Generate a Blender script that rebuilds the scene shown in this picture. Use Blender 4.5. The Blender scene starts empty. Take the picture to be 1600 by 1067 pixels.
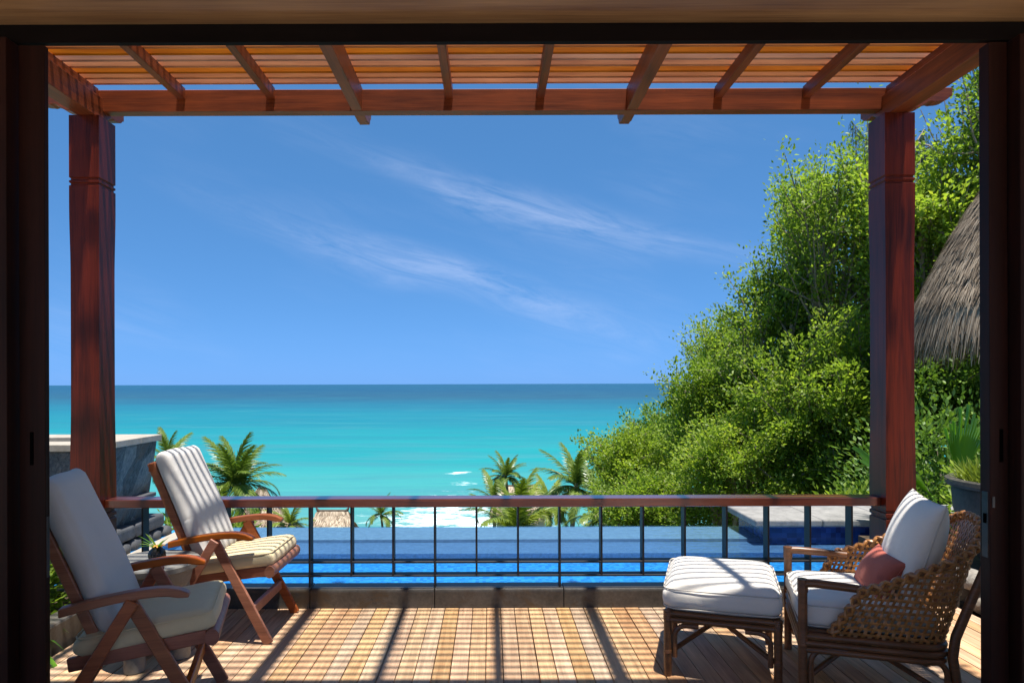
import bpy, bmesh, math, random
import numpy as np
from mathutils import Vector, Matrix, Quaternion
R = math.radians
random.seed(7)
RNG = np.random.default_rng(11)
scene = bpy.context.scene
COL = scene.collection

# ------------------------------------------------------------------ camera
cam_d = bpy.data.cameras.new('camera')
cam = bpy.data.objects.new('camera', cam_d)
COL.objects.link(cam)
cam_d.sensor_width = 36.0
cam_d.lens = 1072 / 1600 * 36.0
cam_d.shift_x = 34 / 1600
cam_d.shift_y = 66 / 1600
cam_d.clip_start = 0.05
cam_d.clip_end = 120000
cam.location = (0, 0, 1.5)
cam.rotation_euler = (R(90), R(0.0), 0)
cam.rotation_euler.rotate_axis('Z', R(-0.18))
scene.camera = cam

# ------------------------------------------------------------------ sun, sky, exposure
TO_SUN = Vector((0.089, -0.13, 1.0)).normalized()
SUN_EL = math.asin(TO_SUN.z)
sun_d = bpy.data.lights.new('sun', 'SUN')
sun_d.energy = 2.7
sun_d.angle = R(0.78)
sun_d.color = (1.0, 0.955, 0.88)
sun = bpy.data.objects.new('sun', sun_d)
sun.rotation_euler = TO_SUN.to_track_quat('Z', 'Y').to_euler()
sun.location = (2, 0, 30)
COL.objects.link(sun)
scene.view_settings.view_transform = 'Standard'
scene.view_settings.look = 'None'
scene.view_settings.gamma = 1.0
scene.view_settings.exposure = 1.6
scene.view_settings.use_curve_mapping = False
scene.cycles.max_bounces = 8
scene.cycles.diffuse_bounces = 4
scene.cycles.glossy_bounces = 4
scene.cycles.transparent_max_bounces = 12
scene.cycles.sample_clamp_indirect = 6.0
scene.cycles.use_denoising = True


class NT:
    """small node-tree helper"""
    def __init__(self, tree):
        self.t = tree
        tree.nodes.clear()

    def n(self, typ, **kw):
        nd = self.t.nodes.new(typ)
        for k, v in kw.items():
            if k.startswith('i_'):
                nd.inputs[k[2:].replace('__', ' ')].default_value = v
            else:
                setattr(nd, k, v)
        return nd

    def l(self, a, b):
        self.t.links.new(a, b)

    def val(self, sock, v):
        if hasattr(v, 'is_linked') or isinstance(v, bpy.types.NodeSocket):
            self.l(v, sock)
        else:
            sock.default_value = v

    def m(self, op, a, b=0.0, c=0.0, clamp=False):
        nd = self.t.nodes.new('ShaderNodeMath')
        nd.operation = op
        nd.use_clamp = clamp
        for i, v in enumerate((a, b, c)):
            self.val(nd.inputs[i], v)
        return nd.outputs[0]

    def mix(self, f, a, b, mode='MIX'):
        nd = self.t.nodes.new('ShaderNodeMix')
        nd.data_type = 'RGBA'
        nd.blend_type = mode
        nd.clamp_factor = True
        self.val(nd.inputs[0], f)
        for s, v in ((nd.inputs[6], a), (nd.inputs[7], b)):
            if isinstance(v, tuple):
                s.default_value = v if len(v) == 4 else (*v, 1)
            else:
                self.l(v, s)
        return nd.outputs[2]

    def ramp(self, f, stops, interp='LINEAR'):
        nd = self.t.nodes.new('ShaderNodeValToRGB')
        cr = nd.color_ramp
        cr.interpolation = interp
        while len(cr.elements) < len(stops):
            cr.elements.new(0.5)
        for e, (p, c) in zip(cr.elements, stops):
            e.position = p
            e.color = c if len(c) == 4 else (*c, 1)
        self.l(f, nd.inputs[0])
        return nd.outputs[0]

    def noise(self, vec, scale, detail=4, rough=0.55, dist=0.0):
        nd = self.n('ShaderNodeTexNoise')
        if vec is not None:
            self.l(vec, nd.inputs['Vector'])
        nd.inputs['Scale'].default_value = scale
        nd.inputs['Detail'].default_value = detail
        nd.inputs['Roughness'].default_value = rough
        nd.inputs['Distortion'].default_value = dist
        return nd.outputs['Fac']

    def mapping(self, vec, scale=(1, 1, 1), loc=(0, 0, 0), rot=(0, 0, 0)):
        nd = self.n('ShaderNodeMapping')
        nd.inputs['Scale'].default_value = scale
        nd.inputs['Location'].default_value = loc
        nd.inputs['Rotation'].default_value = rot
        self.l(vec, nd.inputs['Vector'])
        return nd.outputs[0]


world = bpy.data.worlds.new('World')
scene.world = world
world.use_nodes = True
w = NT(world.node_tree)
sky = w.n('ShaderNodeTexSky', sky_type='NISHITA', sun_disc=False)
sky.sun_elevation = SUN_EL
sky.sun_rotation = math.atan2(TO_SUN.x, TO_SUN.y)
sky.altitude = 20
sky.air_density = 1.0
sky.dust_density = 0.1
sky.ozone_density = 2.2
tc = w.n('ShaderNodeTexCoord')
sep = w.n('ShaderNodeSeparateXYZ')
w.l(tc.outputs['Generated'], sep.inputs[0])
az = w.m('ARCTAN2', sep.outputs[0], sep.outputs[1])
el = w.m('ARCSINE', sep.outputs[2])
cv = w.n('ShaderNodeCombineXYZ')
w.l(az, cv.inputs[0])
w.l(el, cv.inputs[1])
# thin cirrus: long streaks running down to the right, with combed fibres
rotv = w.mapping(cv.outputs[0], scale=(1, 1, 1), rot=(0, 0, R(15.5)))
fib = w.noise(w.mapping(rotv, scale=(6, 38, 1)), 1.0, 9, 0.70, 1.1)
big = w.noise(w.mapping(rotv, scale=(3.0, 9, 1), loc=(3.1, 0.4, 0)), 1.0, 3, 0.5, 0.3)
wob = w.m('MULTIPLY', w.m('SUBTRACT', big, 0.5), 0.07)


def streak(a0, slope, width, c_az, w_az, gain):
    line = w.m('ADD', w.m('MULTIPLY', az, slope), a0)
    dlt = w.m('DIVIDE', w.m('SUBTRACT', w.m('ADD', el, wob), line), width)
    g = w.m('POWER', 2.718, w.m('MULTIPLY', w.m('MULTIPLY', dlt, dlt), -1.0))
    e = w.m('DIVIDE', w.m('SUBTRACT', az, c_az), w_az)
    g2 = w.m('POWER', 2.718, w.m('MULTIPLY', w.m('MULTIPLY', e, e), -1.0))
    return w.m('MULTIPLY', w.m('MULTIPLY', g, g2), gain)


s1 = streak(0.262, -0.27, 0.021, 0.10, 0.24, 1.0)
s2 = streak(0.137, -0.29, 0.024, -0.03, 0.22, 1.0)
s3 = streak(0.36, -0.30, 0.02, -0.3, 0.12, 0.35)
gen = w.m('MULTIPLY', w.m('SUBTRACT', big, 0.48, clamp=True), 0.9)
cm = w.m('ADD', w.m('ADD', w.m('ADD', s1, s2), s3), gen)
cm = w.m('MULTIPLY', cm, w.ramp(fib, [(0.33, (0, 0, 0)), (0.72, (1, 1, 1))]))
cm = w.m('MULTIPLY', cm, 0.31, clamp=True)
hs = w.n('ShaderNodeHueSaturation')
hs.inputs['Saturation'].default_value = 1.12
hs.inputs['Value'].default_value = 1.0
w.l(sky.outputs[0], hs.inputs['Color'])
bw = w.n('ShaderNodeRGBToBW')
w.l(hs.outputs[0], bw.inputs[0])
mono = w.n('ShaderNodeCombineXYZ')
for i_, g_ in enumerate((0.31, 0.98, 2.30)):
    w.l(w.m('MULTIPLY', w.m('POWER', bw.outputs[0], 0.42), g_ * 1.22), mono.inputs[i_])
tint = w.mix(0.94, hs.outputs[0], mono.outputs[0])
skyc = w.mix(cm, tint, (6.2, 6.6, 8.2, 1))
bg = w.n('ShaderNodeBackground')
bg.inputs['Strength'].default_value = 0.051
w.l(skyc, bg.inputs['Color'])
wo = w.n('ShaderNodeOutputWorld')
w.l(bg.outputs[0], wo.inputs[0])

# ------------------------------------------------------------------ pixel helper (1600 px photograph)
VX, HY, F = 766.0, 599.5, 1072.0


def at(px, py, d):
    return Vector(((px - VX) / F * d, d, 1.5 - (py - HY) / F * d))


# ------------------------------------------------------------------ materials
MATS = {}


def new_mat(name):
    m = bpy.data.materials.new(name)
    m.use_nodes = True
    t = NT(m.node_tree)
    out = t.n('ShaderNodeOutputMaterial')
    p = t.n('ShaderNodeBsdfPrincipled')
    t.l(p.outputs[0], out.inputs[0])
    MATS[name] = m
    return m, t, p, out


def bump(t, p, h, strength=0.3, dist=0.01):
    b = t.n('ShaderNodeBump')
    b.inputs['Strength'].default_value = strength
    b.inputs['Distance'].default_value = dist
    t.l(h, b.inputs['Height'])
    t.l(b.outputs[0], p.inputs['Normal'])


def wood(name, c1, c2, axis, rough=0.4, spec=0.4, scale=1.0, vary=0.0, bstr=0.15, coat=0.0, obj=True):
    m, t, p, out = new_mat(name)
    tcn = t.n('ShaderNodeTexCoord')
    oi = t.n('ShaderNodeObjectInfo')
    add = t.n('ShaderNodeVectorMath', operation='ADD')
    t.l(tcn.outputs['Object'], add.inputs[0])
    mul = t.n('ShaderNodeVectorMath', operation='SCALE')
    cmb = t.n('ShaderNodeCombineXYZ')
    for i in range(3):
        t.l(oi.outputs['Random'], cmb.inputs[i])
    t.l(cmb.outputs[0], mul.inputs[0])
    mul.inputs['Scale'].default_value = 37.0
    t.l(mul.outputs[0], add.inputs[1])
    v = add.outputs[0]
    st = [22 * scale] * 3
    st[axis] = 1.3 * scale
    g = t.noise(t.mapping(v, scale=tuple(st)), 1.0, 6, 0.62, 0.5)
    st2 = [130 * scale] * 3
    st2[axis] = 4 * scale
    fine = t.noise(t.mapping(v, scale=tuple(st2)), 1.0, 3, 0.6)
    blot = t.noise(v, 2.2 * scale, 3, 0.5)
    f = t.m('ADD', t.m('MULTIPLY', g, 0.65), t.m('MULTIPLY', fine, 0.35))
    f = t.m('ADD', f, t.m('MULTIPLY', t.m('SUBTRACT', blot, 0.5), 0.4))
    c = t.ramp(f, [(0.30, c1), (0.72, c2)])
    if vary:
        hsn = t.n('ShaderNodeHueSaturation')
        t.l(c, hsn.inputs['Color'])
        t.l(t.m('ADD', 1.0 - vary * 0.5, t.m('MULTIPLY', oi.outputs['Random'], vary)), hsn.inputs['Value'])
        r2 = t.m('FRACT', t.m('MULTIPLY', oi.outputs['Random'], 17.31))
        t.l(t.m('ADD', 0.489, t.m('MULTIPLY', r2, 0.012)), hsn.inputs['Hue'])
        r3 = t.m('FRACT', t.m('MULTIPLY', oi.outputs['Random'], 41.7))
        t.l(t.m('ADD', 0.78, t.m('MULTIPLY', r3, 0.34)), hsn.inputs['Saturation'])
        c = hsn.outputs[0]
    t.l(c, p.inputs['Base Color'])
    t.l(t.m('ADD', rough - 0.08, t.m('MULTIPLY', fine, 0.2)), p.inputs['Roughness'])
    p.inputs['Specular IOR Level'].default_value = spec
    if coat:
        p.inputs['Coat Weight'].default_value = coat
        p.inputs['Coat Roughness'].default_value = 0.25
    bump(t, p, f, bstr, 0.004)
    return m


def stone(name, c1, c2, scale=6, rough=0.8, bstr=0.4, bdist=0.01, spec=0.3, blot=None):
    m, t, p, out = new_mat(name)
    tcn = t.n('ShaderNodeTexCoord')
    v = tcn.outputs['Object']
    a = t.noise(v, scale, 6, 0.65, 0.2)
    b = t.noise(v, scale * 9, 4, 0.6)
    f = t.m('ADD', t.m('MULTIPLY', a, 0.7), t.m('MULTIPLY', b, 0.3))
    c = t.ramp(f, [(0.32, c1), (0.68, c2)])
    if blot:
        k = t.noise(v, scale * 0.7, 5, 0.7, 0.8)
        c = t.mix(t.ramp(k, [(0.52, (0, 0, 0)), (0.6, (1, 1, 1))]), c, blot)
    t.l(c, p.inputs['Base Color'])
    p.inputs['Roughness'].default_value = rough
    p.inputs['Specular IOR Level'].default_value = spec
    bump(t, p, f, bstr, bdist)
    return m


def cloth(name, c, c2=None, rough=0.9, weave=900, amt=0.12):
    m, t, p, out = new_mat(name)
    tcn = t.n('ShaderNodeTexCoord')
    v = tcn.outputs['Object']
    a = t.noise(v, 5, 4, 0.6)
    wv = t.noise(t.mapping(v, scale=(weave, weave, weave * 0.3)), 1.0, 2, 0.5)
    wr = t.noise(t.mapping(v, scale=(9, 9, 4)), 1.0, 3, 0.5, 1.2)
    c2 = c2 or tuple(x * (1 - amt) for x in c)
    cc = t.ramp(t.m('ADD', t.m('MULTIPLY', a, 0.5), t.m('MULTIPLY', wv, 0.5)), [(0.3, c2), (0.7, c)])
    t.l(cc, p.inputs['Base Color'])
    p.inputs['Roughness'].default_value = rough
    p.inputs['Specular IOR Level'].default_value = 0.15
    p.inputs['Sheen Weight'].default_value = 0.15
    h = t.m('ADD', t.m('MULTIPLY', wv, 0.1), wr)
    bump(t, p, h, 0.34, 0.014)
    return m


def plain(name, c, rough=0.5, spec=0.4, metal=0.0, nz=0.15, scale=30):
    m, t, p, out = new_mat(name)
    tcn = t.n('ShaderNodeTexCoord')
    a = t.noise(tcn.outputs['Object'], scale, 4, 0.6)
    c = t.ramp(a, [(0.3, tuple(x * (1 - nz) for x in c)), (0.7, tuple(min(1, x * (1 + nz)) for x in c))])
    t.l(c, p.inputs['Base Color'])
    p.inputs['Roughness'].default_value = rough
    p.inputs['Specular IOR Level'].default_value = spec
    p.inputs['Metallic'].default_value = metal
    bump(t, p, a, 0.08, 0.003)
    return m


def leaf(name, stops, trans=0.35, rough=0.45, spec=0.35):
    """leaf colour varies from leaf to leaf by the 'tint' attribute"""
    m, t, p, out = new_mat(name)
    at_ = t.n('ShaderNodeAttribute', attribute_name='tint')
    oi = t.n('ShaderNodeObjectInfo')
    tcn = t.n('ShaderNodeTexCoord')
    nz = t.noise(tcn.outputs['Object'], 1.3, 2, 0.5)
    f = t.m('ADD', t.m('MULTIPLY', at_.outputs['Fac'], 0.72), t.m('MULTIPLY', t.m('SUBTRACT', nz, 0.5), 0.5))
    f = t.m('ADD', f, t.m('MULTIPLY', t.m('SUBTRACT', oi.outputs['Random'], 0.35), 0.26))
    c = t.ramp(f, stops)
    t.l(c, p.inputs['Base Color'])
    p.inputs['Roughness'].default_value = rough
    p.inputs['Specular IOR Level'].default_value = spec
    tr = t.n('ShaderNodeBsdfTranslucent')
    t.l(t.mix(1.0, c, (1.24, 1.30, 0.62), 'MULTIPLY'), tr.inputs['Color'])
    mx = t.n('ShaderNodeMixShader')
    mx.inputs[0].default_value = trans
    t.l(p.outputs[0], mx.inputs[1])
    t.l(tr.outputs[0], mx.inputs[2])
    t.l(mx.outputs[0], out.inputs[0])
    return m


RED1, RED2 = (0.085, 0.015, 0.004), (0.36, 0.075, 0.016)
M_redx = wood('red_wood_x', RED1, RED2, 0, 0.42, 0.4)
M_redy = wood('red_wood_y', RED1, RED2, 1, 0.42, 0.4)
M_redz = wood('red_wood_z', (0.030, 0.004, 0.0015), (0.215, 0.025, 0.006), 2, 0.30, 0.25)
M_slat = wood('slat_wood', (0.42, 0.120, 0.014), (0.82, 0.300, 0.045), 0, 0.6, 0.12, vary=0.2)
M_rail = wood('rail_wood', (0.07, 0.014, 0.006), (0.24, 0.052, 0.018), 0, 0.3, 0.5, coat=1.0)
M_teak = wood('teak', (0.20, 0.052, 0.015), (0.44, 0.140, 0.040), 0, 0.38, 0.4, scale=1.6, vary=0.25)
M_deck = wood('deck_wood', (0.31, 0.180, 0.088), (0.75, 0.495, 0.262), 1, 0.62, 0.3, scale=1.2, vary=0.26, bstr=0.3)
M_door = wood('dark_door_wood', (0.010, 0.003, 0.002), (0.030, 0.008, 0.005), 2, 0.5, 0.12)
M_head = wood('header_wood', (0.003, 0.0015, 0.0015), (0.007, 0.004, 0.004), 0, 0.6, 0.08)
M_ceil = wood('ceiling_wood', (0.16, 0.075, 0.034), (0.44, 0.25, 0.12), 0, 0.45, 0.4, scale=0.8)
M_bounce_court = stone('bounce_court', (0.56, 0.48, 0.37), (0.72, 0.64, 0.51), 4, 0.9, 0.2, 0.006)  # pale tone picked to reflect sunlight into the room
M_kerb = stone('kerb_stone', (0.028, 0.026, 0.024), (0.125, 0.112, 0.095), 5, 0.45, 0.35, 0.008, 0.4, blot=(0.07, 0.05, 0.032))
M_paver = stone('pale_paving', (0.30, 0.26, 0.21), (0.47, 0.42, 0.35), 7, 0.85, 0.3, 0.006)
M_conc = stone('table_concrete', (0.13, 0.125, 0.115), (0.25, 0.24, 0.215), 6, 0.5, 0.12, 0.004, 0.45)
M_rock = stone('rubble_stone', (0.16, 0.14, 0.12), (0.42, 0.38, 0.32), 5, 0.9, 0.7, 0.03)
M_coping = stone('grey_coping', (0.17, 0.165, 0.155), (0.36, 0.345, 0.32), 8, 0.8, 0.4, 0.008)
M_dkcoping = stone('dark_coping', (0.045, 0.047, 0.052), (0.12, 0.12, 0.125), 8, 0.7, 0.4, 0.01)
M_metal = plain('dark_metal', (0.020, 0.021, 0.024), 0.5, 0.3, 0.0, 0.2)
M_hw = plain('lock_metal', (0.05, 0.05, 0.055), 0.35, 0.5, 0.8)
M_plaster = plain('room_wall', (0.70, 0.66, 0.58), 0.9, 0.2)
M_floor_in = wood('room_floor', (0.28, 0.19, 0.12), (0.50, 0.36, 0.24), 1, 0.4, 0.4)  # tone raised so the unseen floor bounces light up to the ceiling
M_roofout = plain('roof_cover', (0.62, 0.56, 0.47), 0.9, 0.2)
M_grey = cloth('grey_linen', (0.63, 0.605, 0.575))
M_cream = cloth('cream_linen', (0.72, 0.59, 0.36))
M_white = cloth('white_linen', (0.82, 0.765, 0.685))
M_red = cloth('coral_linen', (0.50, 0.125, 0.085), amt=0.25)
M_piping = cloth('piping_cloth', (0.62, 0.57, 0.50))
M_rattan = wood('rattan', (0.085, 0.034, 0.014), (0.26, 0.105, 0.040), 0, 0.36, 0.5, scale=2.5)
M_weave = wood('woven_cane', (0.22, 0.085, 0.022), (0.54, 0.24, 0.065), 0, 0.33, 0.5, scale=2.0)
M_pot = stone('glazed_pot', (0.032, 0.030, 0.025), (0.10, 0.09, 0.07), 7, 0.6, 0.2, 0.006, 0.2)
M_hole = plain('keyhole_black', (0.002, 0.002, 0.002), 0.95, 0.0)
M_vase = plain('black_vase', (0.012, 0.012, 0.014), 0.25, 0.5)
M_bark = stone('bark', (0.15, 0.115, 0.08), (0.40, 0.33, 0.25), 9, 0.9, 0.5, 0.02)
M_palmbark = stone('palm_bark', (0.16, 0.13, 0.10), (0.34, 0.29, 0.23), 8, 0.9, 0.5, 0.02)
M_soil = stone('soil', (0.05, 0.035, 0.022), (0.12, 0.085, 0.055), 6, 0.95, 0.6, 0.03)
M_thatch = leaf('thatch', [(0.0, (0.09, 0.065, 0.045)), (0.35, (0.34, 0.26, 0.185)), (0.75, (0.62, 0.51, 0.38)), (1.0, (0.78, 0.66, 0.51))], 0.04, 0.85, 0.15)
M_thatchb = stone('thatch_base', (0.07, 0.052, 0.038), (0.17, 0.13, 0.10), 9, 0.95, 0.5, 0.02)
M_leafA = leaf('leaf_mid', [(0.0, (0.092, 0.158, 0.022)), (0.3, (0.205, 0.305, 0.045)), (0.62, (0.335, 0.435, 0.065)), (0.85, (0.42, 0.46, 0.065)), (1.0, (0.50, 0.42, 0.08))], 0.55)
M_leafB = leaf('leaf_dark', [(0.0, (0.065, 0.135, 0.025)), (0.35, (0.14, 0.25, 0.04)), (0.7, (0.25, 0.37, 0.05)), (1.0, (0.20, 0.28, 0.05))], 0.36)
M_leafC = leaf('leaf_yellow', [(0.0, (0.10, 0.18, 0.018)), (0.35, (0.235, 0.335, 0.045)), (0.7, (0.37, 0.46, 0.065)), (1.0, (0.52, 0.47, 0.07))], 0.5)
M_wisp = leaf('leaf_wisp', [(0.0, (0.05, 0.085, 0.035)), (1.0, (0.13, 0.18, 0.07))], 0.3)
M_palm = leaf('palm_leaf', [(0.0, (0.06, 0.12, 0.02)), (0.4, (0.15, 0.23, 0.035)), (0.75, (0.28, 0.34, 0.07)), (1.0, (0.36, 0.36, 0.10))], 0.33, 0.35, 0.5)
M_palmy = leaf('palm_leaf_yellow', [(0.0, (0.10, 0.16, 0.022)), (0.4, (0.22, 0.29, 0.035)), (0.75, (0.36, 0.40, 0.07)), (1.0, (0.50, 0.46, 0.14))], 0.33, 0.35, 0.5)
M_strap = leaf('strap_leaf', [(0.0, (0.06, 0.17, 0.02)), (0.5, (0.16, 0.36, 0.035)), (1.0, (0.40, 0.52, 0.08))], 0.4, 0.3, 0.5)
M_grass = leaf('pot_grass', [(0.0, (0.16, 0.22, 0.03)), (0.5, (0.30, 0.36, 0.05)), (1.0, (0.48, 0.45, 0.10))], 0.4)
M_flower = plain('flower_petal', (0.72, 0.36, 0.07), 0.5, 0.3, nz=0.3)


def mat_slate():
    m, t, p, out = new_mat('slate_cladding')
    tcn = t.n('ShaderNodeTexCoord')
    v = tcn.outputs['Object']
    # slabs of split slate set on the slant
    r = t.mapping(v, rot=(R(38), R(-35), 0))
    st = t.noise(t.mapping(r, scale=(34, 34, 4.5)), 1.0, 6, 0.68, 1.0)
    cell = t.n('ShaderNodeTexVoronoi', feature='F1')
    t.l(t.mapping(r, scale=(5.5, 5.5, 1.6)), cell.inputs['Vector'])
    cell.inputs['Scale'].default_value = 1.0
    csep = t.n('ShaderNodeSeparateColor')
    t.l(cell.outputs['Color'], csep.inputs[0])
    f = t.m('ADD', t.m('MULTIPLY', st, 0.75), t.m('MULTIPLY', csep.outputs[0], 0.25))
    c = t.ramp(f, [(0.28, (0.035, 0.042, 0.048)), (0.48, (0.15, 0.165, 0.17)), (0.62, (0.30, 0.29, 0.27)), (0.8, (0.48, 0.44, 0.37))])
    rust = t.noise(t.mapping(r, scale=(4, 4, 1.2), loc=(5, 2, 1)), 1.0, 4, 0.6)
    c = t.mix(t.ramp(rust, [(0.52, (0, 0, 0)), (0.66, (0.75, 0.75, 0.75))]), c, (0.24, 0.13, 0.085, 1))
    t.l(c, p.inputs['Base Color'])
    p.inputs['Roughness'].default_value = 0.6
    bump(t, p, f, 0.9, 0.04)
    return m


M_slate = mat_slate()


def mat_tiles(name='pool_tiles', cols=None, size=0.028):
    m, t, p, out = new_mat(name)
    geo = t.n('ShaderNodeNewGeometry')
    sp = t.n('ShaderNodeSeparateXYZ')
    t.l(geo.outputs['Position'], sp.inputs[0])
    sc = 1 / size

    def cellnoise():
        fl = t.n('ShaderNodeVectorMath', operation='SCALE')
        t.l(geo.outputs['Position'], fl.inputs[0])
        fl.inputs['Scale'].default_value = sc
        f2 = t.n('ShaderNodeVectorMath', operation='FLOOR')
        a2 = t.n('ShaderNodeVectorMath', operation='ADD')
        a2.inputs[1].default_value = (0.37, 0.37, 0.37)
        t.l(fl.outputs[0], a2.inputs[0])
        t.l(a2.outputs[0], f2.inputs[0])
        wn = t.n('ShaderNodeTexWhiteNoise', noise_dimensions='3D')
        t.l(f2.outputs[0], wn.inputs['Vector'])
        fr = t.n('ShaderNodeVectorMath', operation='FRACTION')
        t.l(a2.outputs[0], fr.inputs[0])
        return wn.outputs['Value'], fr.outputs[0]
    wn, fr = cellnoise()
    cols = cols or ((0.012, 0.17, 0.44), (0.022, 0.25, 0.56), (0.055, 0.35, 0.66))
    c = t.ramp(wn, [(0.0, cols[0]), (0.5, cols[1]), (1.0, cols[2])])
    fs = t.n('ShaderNodeSeparateXYZ')
    t.l(fr, fs.inputs[0])
    g = None
    for i in range(3):
        e = t.m('LESS_THAN', t.m('ABSOLUTE', t.m('SUBTRACT', fs.outputs[i], 0.5)), 0.455)
        g = e if g is None else t.m('MULTIPLY', g, e)
    geo_n = geo.outputs['Normal']
    c = t.mix(t.m('MULTIPLY', t.m('SUBTRACT', 1.0, g), 0.0), c, (0.2, 0.3, 0.4, 1))
    t.l(c, p.inputs['Base Color'])
    p.inputs['Roughness'].default_value = 0.25
    return m


M_tiles = mat_tiles()
M_tnavy = mat_tiles('navy_tiles', ((0.004, 0.018, 0.10), (0.007, 0.035, 0.17), (0.015, 0.06, 0.25)), 0.045)
M_tsky = plain('sky_tone_tiles', (0.125, 0.155, 0.265), 0.3, 0.3, nz=0.3, scale=40)  # lightened grey blue stands in for sky reflected off the far water
M_tweir = plain('weir_tiles', (0.215, 0.22, 0.29), 0.4, 0.3, nz=0.2, scale=20)


def mat_poolwater():
    m, t, p, out = new_mat('pool_water')
    geo = t.n('ShaderNodeNewGeometry')
    n1 = t.noise(t.mapping(geo.outputs['Position'], scale=(5, 11, 1)), 1.0, 4, 0.55, 0.4)
    n2 = t.noise(t.mapping(geo.outputs['Position'], scale=(22, 40, 1)), 1.0, 2, 0.5)
    h = t.m('ADD', n1, t.m('MULTIPLY', n2, 0.16))
    b = t.n('ShaderNodeBump')
    b.inputs['Strength'].default_value = 0.42
    b.inputs['Distance'].default_value = 0.02
    t.l(h, b.inputs['Height'])
    fr = t.n('ShaderNodeFresnel')
    fr.inputs['IOR'].default_value = 1.42
    t.l(b.outputs[0], fr.inputs['Normal'])
    gl = t.n('ShaderNodeBsdfGlossy')
    gl.inputs['Roughness'].default_value = 0.03
    t.l(b.outputs[0], gl.inputs['Normal'])
    tr = t.n('ShaderNodeBsdfTransparent')
    tr.inputs['Color'].default_value = (0.62, 0.90, 0.985, 1)
    mx = t.n('ShaderNodeMixShader')
    t.l(fr.outputs[0], mx.inputs[0])
    t.l(tr.outputs[0], mx.inputs[1])
    t.l(gl.outputs[0], mx.inputs[2])
    t.l(mx.outputs[0], out.inputs[0])
    return m


M_pool = mat_poolwater()


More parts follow.
